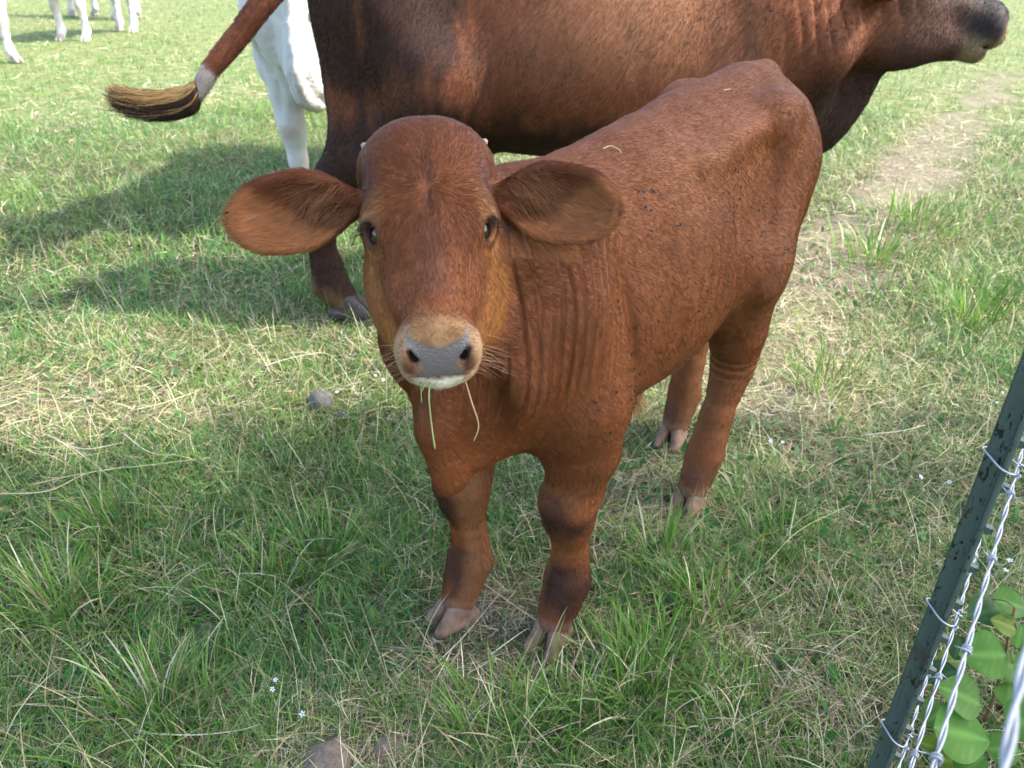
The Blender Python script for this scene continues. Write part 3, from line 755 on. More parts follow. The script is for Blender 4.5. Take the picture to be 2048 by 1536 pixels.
def build_calf():
    V, F = build_calf_mesh()
    N = vnormals(V, F)
    # skin folds on the side of the neck, faint ribs and wrinkles
    Q = (V - CO) @ CM; H = (V - HO) @ HM
    u = (V - P2W(1050, 560, 1.12)) @ unit([1, .35, -.08])
    region = np.exp(-((V - P2W(1052, 575, 1.12)) @ np.array([1, .3, 0]) / .10) ** 2) * sstep(.56, .66, V[:, 2]) * sstep(.92, .84, V[:, 2]) * (N[:, 1] < .2)
    H0 = (np.abs(H[:, 0]) < .105) & (H[:, 1] > -.17) & (H[:, 2] > -.15)
    region = region * ~H0 * np.where(np.minimum(calf_ear(V, 1), calf_ear(V, -1)) > .004, 1, 0)
    ph = u * 2 * PI / .018 + (fbm(V * [1, 1, .3], 11, 4, 3) - .5) * 15
    region = region * sstep(.15, .5, fbm(V * [1, 1, .35], 13, 24, 2))
    V = V - N * (region * .0080 * (np.maximum(np.sin(ph), 0) ** 3))[:, None]
    V = V + N * ((fbm(V * [1, 1, .35], 16, 8, 3) - .5) * .010 * sstep(-.02, -.15, Q[:, 0]) * sstep(.45, .5, Q[:, 2]))[:, None]
    # faint ribs, crease behind the shoulder, wrinkles at the hocks
    sd = sstep(.3, .7, np.abs(N @ CL))
    ribs = np.sin((Q[:, 0] + .18 * (Q[:, 2] - .7)) * 2 * PI / .058) * sstep(-.18, -.24, Q[:, 0]) * sstep(-.54, -.46, Q[:, 0]) * sstep(.54, .62, Q[:, 2]) * sstep(.84, .76, Q[:, 2])
    V = V + N * (ribs * .0022 * sd)[:, None]
    cr = np.exp(-((Q[:, 0] + .165 - .10 * (Q[:, 2] - .6) + .02 * (fbm(V, 8, 33, 2) - .5)) / .012) ** 2) * sstep(.50, .54, Q[:, 2]) * sstep(.80, .68, Q[:, 2])
    V = V - N * (cr * .010 * sd)[:, None]
    for L in (HIND[1], HIND[-1]):
        k = sstep(.075, .045, np.linalg.norm((Q - L[4][0] - (0, 0, -.01)) / (1.2, 1, 1), axis=1))
        V = V - N * (k * .0032 * np.maximum(np.sin(Q[:, 2] * 2 * PI / .021 + Q[:, 0] * 30), 0) ** 2)[:, None]
    N = vnormals(V, F)
    c, ln, dens, fl, pad = calf_paint(V, N)
    root = empty('calf', CO)
    tag(root, 'red brown calf with big ears facing us, standing in the grass', 'calf')
    me = mesh_np('body', V, F); set_attr(me, 'coat', c); set_attr(me, 'nose', pad)
    body = link('body', me, root, M_SKIN)
    fur('coat_hair', V, F, N, fl, ln, c, dens, N_FUR, .00024, .19, body, M_HAIR, 3, wild=.18)
    # long pale hairs across the inside of the ears
    ew = np.zeros(len(V)); ef = np.zeros_like(V); ec = np.tile([.24, .105, .042], (len(V), 1))
    for s in (1, -1):
        b_, ax, vv, nr, L = EARS[s]
        q = (V - b_) @ np.stack([ax, vv, nr], 1)
        m = (N @ nr > .3) * sstep(.02, .04, q[:, 0]) * sstep(.10, .07, q[:, 0]) * sstep(.03, .01, np.abs(q[:, 1] - .012)) * (np.abs(q[:, 2]) < .05)
        ew += m; ef += (m > 0)[:, None] * (ax * .75 - vv * .75 + nr * .5)
    fur('ear_hair', V, F, N, ef, np.full(len(V), .024), ec, ew, 1500, .00026, .35, body, M_HAIR, 5, wild=.22, seg=5)
    for s in (1, -1):
        bm_v, bm_f = uv_sphere(EYE_R, 24, 16)
        e = link('eye', mesh_np('eye', bm_v + h2w(EYE_C * (s, 1, 1)), bm_f, True, M_EYE), root)
        # horn bud
        b = h2w((s * .072, -.128, -.042)); t = h2w((s * .085, -.135, -.034))
        hv, hf_ = tube(np.array([b, b * .6 + t * .4, b * .2 + t * .8, t]), [.0062, .006, .005, .002], 10)
        link('horn_bud', clean_quads('horn_bud', hv, hf_, True, M_HORN), root)
    hoof = claw_mesh('hoof', .7, .88, M_HOOF)
    for L, yaw in ((FRONT[1], .12), (FRONT[-1], -.35), (HIND[1], -.1), (HIND[-1], .15)):
        p = c2w(L[11][0] + (.012, 0, 0)); ang = math.atan2(CF[1], CF[0]) + yaw
        o = bpy.data.objects.new('hoof', hoof); COL.objects.link(o)
        o.location = (p[0], p[1], .004); o.rotation_euler = (0, 0, ang)
        o.parent = root; o.matrix_parent_inverse = root.matrix_basis.inverted()
    return root, V, F, N
def uv_sphere(r, n, m):
    th = np.linspace(0, PI, m + 1); ph = np.arange(n) * 2 * PI / n
    V = np.stack([np.outer(np.sin(th), np.cos(ph)), np.outer(np.sin(th), np.sin(ph)), np.outer(np.cos(th), np.ones(n))], -1).reshape(-1, 3) * r
    i = np.arange(m)[:, None]; j = np.arange(n)[None]
    F = np.stack([i * n + j, (i + 1) * n + j, (i + 1) * n + (j + 1) % n, i * n + (j + 1) % n], -1).reshape(-1, 4)
    return V, F
N_FUR = 560000
# ------------------------------------------------------------------ grown cattle
COW_TORSO = [(-.79, 1.08, 1.0, .02, .5), (-.77, 1.22, .86, .10, .5), (-.70, 1.32, .74, .185, .5), (-.55, 1.37, .64, .245, .5), (-.35, 1.365, .585, .30, .46), (-.1, 1.345, .555, .345, .44), (.15, 1.325, .555, .345, .43),
             (.38, 1.33, .565, .295, .44), (.55, 1.345, .58, .245, .46), (.69, 1.28, .59, .19, .5), (.79, 1.14, .64, .12, .5), (.84, 1.0, .74, .03, .5)]
CFR = [.16, .115, .085, .064, .062, .052, .043, .043, .054, .047, .050]
CHR = [.20, .145, .105, .078, .066, .058, .047, .047, .055, .048, .050]
def cow_front(o, s, knee=0.0):
    f = lambda df, z, l: (o + df, s * l, z)
    return leg_chain([f(.03, 1.0, .15), f(-.05, .74, .20), f(-.02, .60, .19), f(.0, .50, .18), f(.005, .45, .175), f(-.002, .40, .175), f(-.008, .30, .172), f(-.012, .19, .17), f(-.008, .14, .17), f(.02, .10, .17), f(.04, .07, .17)], CFR)
def cow_hind(o, s):
    f = lambda df, z, l: (o + df, s * l, z)
    return leg_chain([f(.10, 1.05, .13), f(.24, .80, .21), f(.12, .66, .20), f(.02, .56, .19), f(-.01, .50, .185), f(.0, .44, .18), f(.015, .32, .178), f(.03, .20, .175), f(.035, .14, .175), f(.055, .10, .175), f(.075, .07, .175)], CHR)
def cow_head(P, HOx, M, k=1.0):
    S = ((P - HOx) @ M) / k; S[:, 0] = np.abs(S[:, 0])
    d = ell(S, (0, -.10, -.085), (.115, .13, .095))
    d = smin(d, ell(S, (0, -.02, -.06), (.105, .13, .06)), .06)
    d = smin(d, ell(S, (.088, .0, -.065), (.04, .05, .05)), .04)
    d = smin(d, rcf(S, (0, .02, -.09), (0, .30, -.08), .09, .062, (0, 0, 1), .95), .05)
    d = smin(d, ell(S, (.062, .05, -.18), (.055, .14, .10)), .06)
    d = smin(d, rc(S, (.06, .02, -.23), (.03, .30, -.155), .055, .042), .06)
    d = smin(d, ell(S, (0, .325, -.085), (.075, .055, .062)), .03)
    d = smin(d, ell(S, (.042, .335, -.105), (.04, .045, .05)), .03)
    d = smin(d, ell(S, (0, .325, -.170), (.052, .045, .030)), .016)
    d = smax(d, -ell(S, (.048, .375, -.08), (.015, .03, .022)), .01)
    d = smax(d, -ell(S, (0, .35, -.145), (.09, .065, .005)), .01)
    d = smax(d, -ell(S, (.115, .005, -.06), (.03, .024, .02)), .008)
    for q in (0,):
        e = ell(S, (.20, -.10, -.10), (.10, .055, .03)); e = smax(e, -ell(S, (.21, -.085, -.085), (.085, .05, .026)), .012)
        d = smin(d, smin(e, rc(S, (.08, -.11, -.10), (.16, -.11, -.11), .045, .03), .03), .03)
    return d * k
def make_cow(name, legs, head_o, head_m, head_tilt, hump=0.0, dewlap=1.0, step=.013, seed=1):
    """returns V, F in the cow's own frame (X forward, Y left, Z up)"""
    hm_ = unit(head_m); hr_ = unit(np.cross(hm_, [0, 0, 1.0])); hr_ = unit(hr_ + np.array([0, 0, head_tilt])); hr_ = unit(hr_ - hm_ * np.dot(hr_, hm_))
    hn_ = np.cross(hr_, hm_)
    if hn_[2] < 0: hn_ = -hn_
    M = np.stack([hr_, hm_, hn_], 1); ho = np.asarray(head_o, float)
    h2 = lambda p: ho + np.asarray(p, float) @ M.T
    def f(P):
        d = swept(P, COW_TORSO, 2.0, 2.1)
        for s in (1, -1):
            d = add_ell(d, P, (-.50, s * .20, 1.27), (.09, .06, .05), .10)
            d = add_ell(d, P, (-.74, s * .10, 1.17), (.05, .05, .07), .08)
            d = add_rc(d, P, (.70, s * .15, .92), (.48, s * .12, 1.22), .13, .09, .12)
            for kind, k0 in (('f', 2), ('h', 3)):
                L = legs[(kind, s)]
                for i in range(len(L) - 1):
                    d = add_rcf(d, P, L[i][0], L[i + 1][0], L[i][1], L[i + 1][1], (0, 1, 0), .85 if i < k0 else .95, .09 if i < 2 else .03)
                d = add_ell(d, P, L[8][0] + (-.045, .0, -.02), (.02, .035, .025), .02)
            L = legs[('h', s)]
            d = add_rc(d, P, L[0][0] + (-.12, 0, -.02), L[3][0] + (-.03, 0, .03), .11, .05, .09)
            d = add_rc(d, P, L[3][0] + (-.06, 0, .03), L[4][0] + (-.04, 0, .0), .022, .036, .04)
        m = near_box(P, [(-.42, .0, 1.1)], .5)
        if m.any():
            h = P[m].copy(); h[:, 1] = np.abs(h[:, 1]); d[m] = smax(d[m], -ell(h, (-.37, .38, 1.12), (.16, .09, .14)), .14)
        d = add_ell(d, P, (-.48, 0, .60), (.17, .13, .12), .08)            # udder
        for s in (1, -1):
            for q in (-.40, -.54): d = add_rc(d, P, (q, s * .06, .52), (q, s * .065, .45), .018, .013, .02)
        if hump: d = add_ell(d, P, (.55, 0, 1.36), (.20, .10, .05 + hump), .10)
        d = add_rc(d, P, (.55, 0, 1.12), h2((0, -.08, -.13)), .20, .115, .12)     # neck
        d = add_rc(d, P, (.62, 0, .98), h2((0, -.02, -.17)), .16, .09, .12)
        # brisket and dewlap: a thin hanging fold
        a, b, c, e = np.array([.62, 0, .66]), np.array([.78, 0, .67]), np.array([.855, 0, .75]), h2((0, .05, -.26))
        for p, q, r1, r2 in ((a, b, .10, .075), (b, c, .075, .06), (c, e, .06, .04)):
            d = add_rcf(d, P, p, q, r1 * dewlap, r2 * dewlap, (0, 1, 0), .5, .09)
        m = np.linalg.norm(P - h2((0, .1, -.1)), axis=1) < (.5 if CULL[0] < 1 else 1e9)
        if m.any(): d[m] = smin(d[m], cow_head(P[m], ho, M), .05)
        return d
    V, F = surface_nets(np.arange(-.95, 1.65, step), np.arange(-.55, .55, step), np.arange(.05, 1.75, step), f)
    V = smooth_mesh(V, F, 3, .5)
    N = vnormals(V, F)
    # loose skin: neck folds
    nk = sstep(.52, .68, V[:, 0]) * sstep(1.05, .92, V[:, 0]) * sstep(.55, .62, V[:, 2])
    ph = (V[:, 0] * 1.0 + V[:, 2] * .38) * 2 * PI / .062 + 13 * fbm(V * [1, 1, .6], 4, seed, 2)
    V = V - N * (nk * .011 * sstep(.35, .7, fbm(V, 4, seed + 9, 2)) * np.maximum(np.sin(ph), 0) ** 4)[:, None]
    V = V + N * ((fbm(V * [1, 1, .5], 9, seed + 4, 3) - .5) * .012)[:, None]
    ch = sstep(.45, .65, V[:, 0]) * sstep(1.1, .9, V[:, 2]) * sstep(.45, .55, V[:, 2]) * (1 if hump else 0)
    V = V - N * (ch * .016 * np.maximum(np.sin(V[:, 1] * 2 * PI / .085 + 9 * fbm(V, 5, seed + 2, 2)), 0) ** 3)[:, None]
    return V, F, h2, M
def cow_extras(root, h2, legs, hoof_mesh, to_local):
    for s in (1, -1):
        v, f = uv_sphere(.026, 16, 10)
        link('eye', mesh_np('eye', to_local(h2((s * .094, .005, -.066))) + v, f, True, M_EYE), root)
    for k, L in legs.items():
        o = bpy.data.objects.new('hoof', hoof_mesh); COL.objects.link(o)
        o.parent = root; o.location = (L[10][0][0] + .012, L[10][0][1], .003)

HOOF_DARK = claw_mesh('hoof_dark', .3, 1.35, M_DHOOF)
HOOF_PALE = claw_mesh('hoof_pale', .3, 1.35, M_GHOOF)
def build_mother():
    legs = {('f', 1): cow_front(.38, 1), ('f', -1): cow_front(.48, -1), ('h', 1): cow_hind(-.52, 1), ('h', -1): cow_hind(-.73, -1)}
    legs[('h', -1)] = [(p + (.02 - .135 * sstep(.66, .42, p[2]), 0, 0), r) for p, r in legs[('h', -1)]]
    legs[('h', -1)] = [(p + ((-.075 if p[2] < .35 else 0), 0, 0), r) for p, r in legs[('h', -1)]]
    V, F, h2, M = make_cow('body', legs, (.965, -.06, 1.145), (.95, -.06, -.28), 0.0, seed=3, step=.0125)
    root = empty('mother_cow', (.235, 2.74, 0), math.radians(0))
    tag(root, 'large dark red cow with blackish patches standing side on behind the calf', 'cow')
    N = vnormals(V, F)
    red = np.array([.140, .046, .018])
    c = np.tile(red, (len(V), 1)) * (.75 + .5 * fbm(V, 4, 2, 3))[:, None]
    st = V * [9, 9, 1.6]
    streak = fbm(st, 2.2, 5, 4)
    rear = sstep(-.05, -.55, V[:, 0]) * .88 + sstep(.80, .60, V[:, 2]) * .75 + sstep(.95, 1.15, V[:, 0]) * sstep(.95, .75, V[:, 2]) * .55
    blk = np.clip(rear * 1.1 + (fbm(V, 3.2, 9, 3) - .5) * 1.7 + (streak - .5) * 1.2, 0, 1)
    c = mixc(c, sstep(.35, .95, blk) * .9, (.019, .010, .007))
    c = mixc(c, sstep(.6, .8, streak) * .25, (.21, .085, .036))
    pale = np.exp(-(((V[:, 0] - .12) / .28) ** 2)) * sstep(.75, 1.0, V[:, 2])  # sun sheen on the ribs, painted into the coat as a pale band
    c = mixc(c, np.clip(pale * .45 * (.5 + streak), 0, 1), (.26, .13, .065))
    c = mixc(c, sstep(.78, 1.0, V[:, 0]) * np.clip(.72 + .5 * (fbm(V, 5, 61, 3) - .4), 0, 1), (.030, .016, .011))
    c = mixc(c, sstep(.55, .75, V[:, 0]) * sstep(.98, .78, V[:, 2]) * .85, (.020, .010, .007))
    Hd = (V - np.array([.965, -.06, 1.145])) @ M
    mz = (Hd[:, 1] > .1) * (np.abs(Hd[:, 0]) < .14) * (Hd[:, 2] > -.3)
    c = mixc(c, mz * sstep(.24, .30, Hd[:, 1]) * sstep(-.09, -.14, Hd[:, 2] - .0) * .7, (.22, .16, .085))
    c = mixc(c, mz * sstep(.20, .28, Hd[:, 1]) * sstep(-.15, -.10, Hd[:, 2]) * .9, (.014, .012, .012))
    c = mixc(c, mz * sstep(.345, .365, Hd[:, 1]) * sstep(-.02, -.05, Hd[:, 2]) * sstep(-.15, -.13, Hd[:, 2]) * .8, (.24, .16, .085))
    c = mixc(c, mz * sstep(.372, .380, Hd[:, 1]) * .95, (.012, .012, .014))
    lowleg = sstep(.45, .2, V[:, 2])
    c = mixc(c, lowleg * sstep(.45, .6, fbm(V, 8, 31, 2)) * .8, (.16, .09, .045))
    me = mesh_np('body', V, F); set_attr(me, 'coat', c); set_attr(me, 'nose', np.zeros(len(V)))
    body = link('body', me, root, M_SKIN); body.matrix_parent_inverse = Matrix()
    ln = np.full(len(V), .013); fl = np.tile([-.45, 0, -.9], (len(V), 1))
    o = fur('coat_hair', V, F, N, fl, ln, c, np.ones(len(V)), 230000, .00062, .22, None, M_HAIR, 11)
    o.parent = body
    cow_extras(root, h2, legs, HOOF_DARK, lambda p: p)
    # tail swung out to the side
    W = lambda px, py, y: P2Y(px, py, y) - np.array([.235, 2.74, 0])
    pts = [np.array([-.745, 0, 1.28]), np.array([-.80, -.02, 1.20]), W(548, -20, 2.62), W(478, 70, 2.60), W(425, 135, 2.58), W(404, 172, 2.58), W(396, 188, 2.58)]
    P = catmull(pts, 8); r = np.interp(np.arange(len(P)) / (len(P) - 1), [0, .3, .6, .85, 1], [.045, .036, .030, .023, .020])
    v, f = tube(P, r, 14)
    me = clean_quads('tail', v, f, True)
    t = np.concatenate([np.repeat(np.arange(len(P)) / (len(P) - 1), 14), [0, 1]])
    cc = np.tile([.14, .048, .022], (len(v), 1)) * (.7 + .6 * fbm(v, 30, 4, 2))[:, None]
    cc = mixc(cc, sstep(.66, .69, t) * sstep(1.01, .985, t), (.40, .33, .28))
    set_attr(me, 'coat', cc); set_attr(me, 'nose', np.zeros(len(v)))
    tail = link('tail', me, root, M_SKIN); tail.matrix_parent_inverse = Matrix()
    Fq = f[f[:, 2] != f[:, 3]]
    tf = np.repeat(np.gradient(P, axis=0), 14, 0); tf = np.concatenate([tf, tf[:1], tf[-1:]])
    h = fur('tail_hair', v, Fq, vnormals(v, Fq), tf, np.full(len(v), .016), cc, np.ones(len(v)), 9000, .0006, .3, None, M_HAIR, 13); h.parent = tail
    # switch: a brush of long hairs sweeping to the left
    rg = np.random.default_rng(5); n = 7000; seg = 9
    path = catmull([W(402, 172, 2.58), W(385, 196, 2.58), W(345, 208, 2.575), W(300, 210, 2.57), W(262, 203, 2.565), W(226, 190, 2.56)], 6)
    tt = np.linspace(0, 1, seg + 1); pi = tt[None] * (.55 + .5 * rg.random((n, 1))) * (len(path) - 1)
    pi = np.clip(pi, 0, len(path) - 1.001); i0 = np.clip(pi.astype(int), 0, len(path) - 2); fr = (pi - i0)[..., None]
    X = path[i0] * (1 - fr) + path[i0 + 1] * fr
    an = rg.random(n) * 2 * PI; rr = np.sqrt(rg.random(n)); off = np.stack([np.zeros(n), np.cos(an) * rr, np.sin(an) * rr], 1)
    wid = np.interp(tt, [0, .12, .35, .7, 1], [.014, .036, .046, .036, .018])
    X = X + off[:, None, :] * wid[None, :, None] + rg.normal(0, .0075, (n, 1, 3)) * tt[None, :, None] ** 2 * 1.8
    X[:, :, 2] -= (tt ** 2 * .012)[None] * rg.random((n, 1))
    cu = bpy.data.hair_curves.new('tail_switch'); cu.add_curves([seg + 1] * n)
    cu.attributes['position'].data.foreach_set('vector', X.astype(np.float32).ravel())
    ra = cu.attributes.get('radius') or cu.attributes.new('radius', 'FLOAT', 'POINT'); ra.data.foreach_set('value', np.tile(np.linspace(.0008, .0003, seg + 1), n).astype(np.float32))
    dk = (fbm(np.stack([np.zeros(n), off[:, 1], off[:, 2]], 1), 3.2, 3, 2) > .58) | (off[:, 2] < -.55) | (rg.random(n) < .10)
    hc = np.where(dk[:, None], [.035, .018, .011], [.30, .19, .075]) * (.7 + .6 * rg.random((n, 1)))
    a = cu.attributes.new('hcol', 'FLOAT_COLOR', 'CURVE'); a.data.foreach_set('color', np.concatenate([hc, np.ones((n, 1))], 1).astype(np.float32).ravel())
    cu.materials.append(M_HAIR); o = bpy.data.objects.new('tail_switch', cu); COL.objects.link(o); o.parent = tail
    return root, V, F, N
def build_white_cows():
    out = []
    def paint(V, legs, seed):
        c = np.tile([.50, .485, .45], (len(V), 1)) * (.93 + .14 * fbm(V, 5, seed, 3))[:, None]
        for k, L in legs.items():
            d = np.linalg.norm((V - L[4][0] - (.04 if k[0] == 'f' else 0, 0, -.01)) / (.06, .06, .06), axis=1)
            c = mixc(c, sstep(1.0, .3, d) * (.75 if k[0] == 'f' else .35), (.36, .25, .14))
            d = np.linalg.norm((V - L[8][0] - (-.02, 0, -.02)) / (.07, .07, .04), axis=1)
            c = mixc(c, sstep(1.0, .3, d) * .6, (.16, .15, .15))
        return np.clip(c, 0, 1)
    poses = {0: ({('f', 1): cow_front(.62, 1), ('f', -1): cow_front(.60, -1), ('h', 1): cow_hind(-.62, 1), ('h', -1): cow_hind(-.78, -1)}, (.98, .0, 1.56), (.80, 0, -.45)),
             1: ({('f', 1): cow_front(.70, 1), ('f', -1): cow_front(.50, -1), ('h', 1): cow_hind(-.60, 1), ('h', -1): cow_hind(-.74, -1)}, (1.02, .0, 1.50), (.72, .25, -.55))}
    poses[0][0][('f', 1)] = [(p + (0, .06 * sstep(.85, .5, p[2]), 0), r) for p, r in poses[0][0][('f', 1)]]
    meshes = {}
    for k, (legs, ho, hmv) in poses.items():
        V, F, h2, M = make_cow('body', legs, ho, hmv, 0, hump=.10, dewlap=(.8 if k == 0 else 1.1), step=.017, seed=21 + k)
        me = mesh_np('white_body', V, F); set_attr(me, 'coat', paint(V, legs, 3 + k)); set_attr(me, 'nose', np.zeros(len(V))); me.materials.append(M_WHITE)
        ev, ef = uv_sphere(.026, 16, 10)
        meshes[k] = (me, legs, [mesh_np('eye', ev + h2((s * .094, .005, -.066)), ef, True, M_EYE) for s in (1, -1)])
        tp = catmull([(-.76, 0, 1.24), (-.83, 0, 1.12), (-.85, .01, .85), (-.84, .03, .55), (-.835, .03, .38)], 6)
        v, f = tube(tp, np.interp(np.arange(len(tp)), [0, len(tp) * .6, len(tp) - 4, len(tp) - 1], [.04, .024, .034, .008]), 10)
        tm = clean_quads('tail', v, f, True); tc_ = np.tile([.50, .485, .45], (len(v), 1)); tc_ = mixc(tc_, sstep(.62, .52, v[:, 2]), (.05, .045, .04))
        set_attr(tm, 'coat', tc_); set_attr(tm, 'nose', np.zeros(len(v))); tm.materials.append(M_SKIN)
        meshes[k] += (tm,)
    # (pose, foot key that must stand on the pixel, pixel, heading in degrees, label)
    spec = [(0, ('f', -1), (600, 452), -97, 'white cow half hidden behind the dark cow, its chest sunlit'),
            (1, ('f', 1), (38, 127), -25, 'far white cow with one foreleg set forward, apart from the other legs'),
            (0, ('f', -1), (120, 83), -100, 'white cow farther off with two front legs side by side'),
            (1, ('h', 1), (228, 40), 150, 'white cow farthest away behind the other white cows')]
    for pose, key, pix, deg, label in spec:
        me, legs, eyes, tm = meshes[pose]
        g = P2G(*pix); a = math.radians(deg); L = legs[key][10][0] + (.05, 0, 0)
        sc_ = 1.0 if pix[0] > 400 else .97; L = L * sc_
        ox = g[0] - (L[0] * math.cos(a) - L[1] * math.sin(a)); oy = g[1] - (L[0] * math.sin(a) + L[1] * math.cos(a))
        root = empty('white_cow', (ox, oy, 0), a); root.scale = (sc_,) * 3; tag(root, label, 'cow', 'white cows in the pasture')
        for nm, m_ in [('body', me), ('tail', tm)] + [('eye', e) for e in eyes]:
            o = bpy.data.objects.new(nm, m_); COL.objects.link(o); o.parent = root
        for k, LL in legs.items():
            o = bpy.data.objects.new('hoof', HOOF_PALE); COL.objects.link(o); o.parent = root; o.location = (LL[10][0][0] + .012, LL[10][0][1], .003)
        out.append(root)
    return out
# ------------------------------------------------------------------ pasture
def xy3(x, y): return np.stack([x, y, np.zeros_like(x)], 1)
def ground_z(x, y):
    P = xy3(np.asarray(x, float), np.asarray(y, float))
    r = np.hypot(P[:, 0], P[:, 1])
    return ((fbm(P, 2.3, 41, 3) - .5) * .05 + (fbm(P, .5, 43, 2) - .5) * .10 * sstep(2.5, 6, r)) * sstep(.0, .6, r)
def blobs(x, y, lst):
    m = np.zeros_like(x)
    for px, py, rx, ry, a in lst:
        g = P2G(px, py); m = np.maximum(m, a * np.exp(-((x - g[0]) / rx) ** 2 - ((y - g[1]) / ry) ** 2))
    return m
PATH = np.array([P2G(*p)[:2] for p in ((2010, 150), (1930, 235), (1850, 320), (1760, 420), (1690, 500), (1630, 600), (1580, 690), (1530, 780))])
def path_dist(x, y):
    P = np.stack([x, y], 1); best = np.full(len(P), 9.0)
    for a, b in zip(PATH[:-1], PATH[1:]):
        ab = b - a; t = np.clip((P - a) @ ab / (ab @ ab), 0, 1); best = np.minimum(best, np.linalg.norm(P - a - t[:, None] * ab, axis=1))
    return best
def fields(x, y):
    """bare soil 0..1, dryness 0..1, grass height factor"""
    P = xy3(x, y)
    nb, nd, nh = fbm(P, 3.1, 51, 3), fbm(P, 1.1, 52, 3), fbm(P, 1.7, 53, 3)
    bare = blobs(x, y, [(985, 1225, .15, .13, 1.0), (950, 1330, .18, .07, .9), (1060, 1310, .10, .06, .95), (1095, 1350, .08, .05, .9), (900, 1300, .07, .04, .9), (890, 1275, .08, .05, .95), (1360, 1045, .08, .05, .9), (1340, 900, .07, .06, .8), (1260, 960, .10, .12, .8), (1240, 1050, .13, .10, .7), (1180, 1110, .10, .08, .6), (660, 1540, .12, .05, .95), (1720, 1470, .08, .06, .6), (400, 1270, .04, .04, .7),
                          (1340, 930, .08, .07, .6), (690, 1330, .05, .05, .4), (640, 640, .12, .10, .5), (300, 840, .2, .1, .35), (1600, 900, .12, .12, .4), (1560, 640, .25, .25, .6), (60, 800, .3, .2, .5)])
    pd = path_dist(x, y)
    bare = np.maximum(bare, sstep(.30, .08, pd + (nb - .45) * .48) * .9)
    bare = np.clip(bare + (nb - .62) * 1.1 * (nb > .62), 0, 1)
    dry = np.clip((nd - .46) * 1.9, 0, 1)
    dry = np.maximum(dry, blobs(x, y, [(90, 800, .45, .22, .9), (250, 690, .6, .2, .7), (1560, 1330, .35, .22, .8), (1850, 600, .5, .5, .75), (1900, 1050, .3, .3, .6), (760, 1470, .22, .12, .75), (1280, 1000, .25, .25, .7), (1750, 1230, .25, .2, .6), (300, 830, .35, .12, .7)]))
    dry = np.clip(np.maximum(dry, sstep(.7, .25, pd) * .85) + sstep(3.0, 7.0, np.hypot(x, y)) * .05, 0, 1)
    hgt = .55 + .9 * nh
    hgt = np.maximum(hgt * (1 - .55 * bare), .25)
    hgt += blobs(x, y, [(1200, 1330, .14, .10, .45), (1880, 570, .5, .4, .55), (1800, 380, .5, .8, .4), (350, 1330, .3, .2, .3), (700, 900, .3, .3, .25)])
    return bare, dry, hgt
def build_ground():
    def axis(lo, hi, c0, c1, fine, coarse):
        a = [lo]
        while a[-1] < hi:
            x = a[-1]; d = 0 if c0 <= x <= c1 else min(abs(x - c0), abs(x - c1)); a.append(x + min(fine + d * .12, coarse))
        return np.array(a)
    xs = axis(-70, 70, -3, 3, .045, 6); ys = axis(-30, 120, .1, 5, .045, 6)
    X, Y = np.meshgrid(xs, ys, indexing='ij'); x, y = X.ravel(), Y.ravel()
    V = np.stack([x, y, ground_z(x, y)], 1)
    n, m = len(xs), len(ys); i = np.arange(n - 1)[:, None]; j = np.arange(m - 1)[None]
    F = np.stack([i * m + j, (i + 1) * m + j, (i + 1) * m + j + 1, i * m + j + 1], -1).reshape(-1, 4)
    me = mesh_np('ground', V, F, True, M_SOIL); set_attr(me, 'bare', fields(x, y)[0])
    rr = np.hypot(x, y); aa = np.abs(np.arctan2(x, y)); set_attr(me, 'cover', np.maximum(sstep(4.5, 8, rr) * (1 - .75 * fields(x, y)[0]), sstep(.85, .95, aa) * sstep(.3, .6, rr)))
    return tag(link('ground', me), 'pasture soil', None, None, 'structure')
GREENS = np.array([[.100, .220, .032], [.072, .180, .046], [.150, .262, .046], [.122, .220, .062], [.200, .285, .068], [.058, .150, .036]])
STRAWS = np.array([[.46, .40, .22], [.36, .29, .15], [.54, .50, .34], [.26, .20, .11], [.42, .40, .24]])
def sample_sector(n, r0, r1, pw, half=None, rg=rng):
    """points over the near pasture, density falling with distance"""
    half = half or (.92 if r1 < 5 else 1.02 if r1 < 10 else 1.12)
    u = rg.random(n); e = 2 - pw
    r = (r0 ** e + u * (r1 ** e - r0 ** e)) ** (1 / e)
    a = (rg.random(n) * 2 - 1) * half
    return r * np.sin(a), r * np.cos(a)
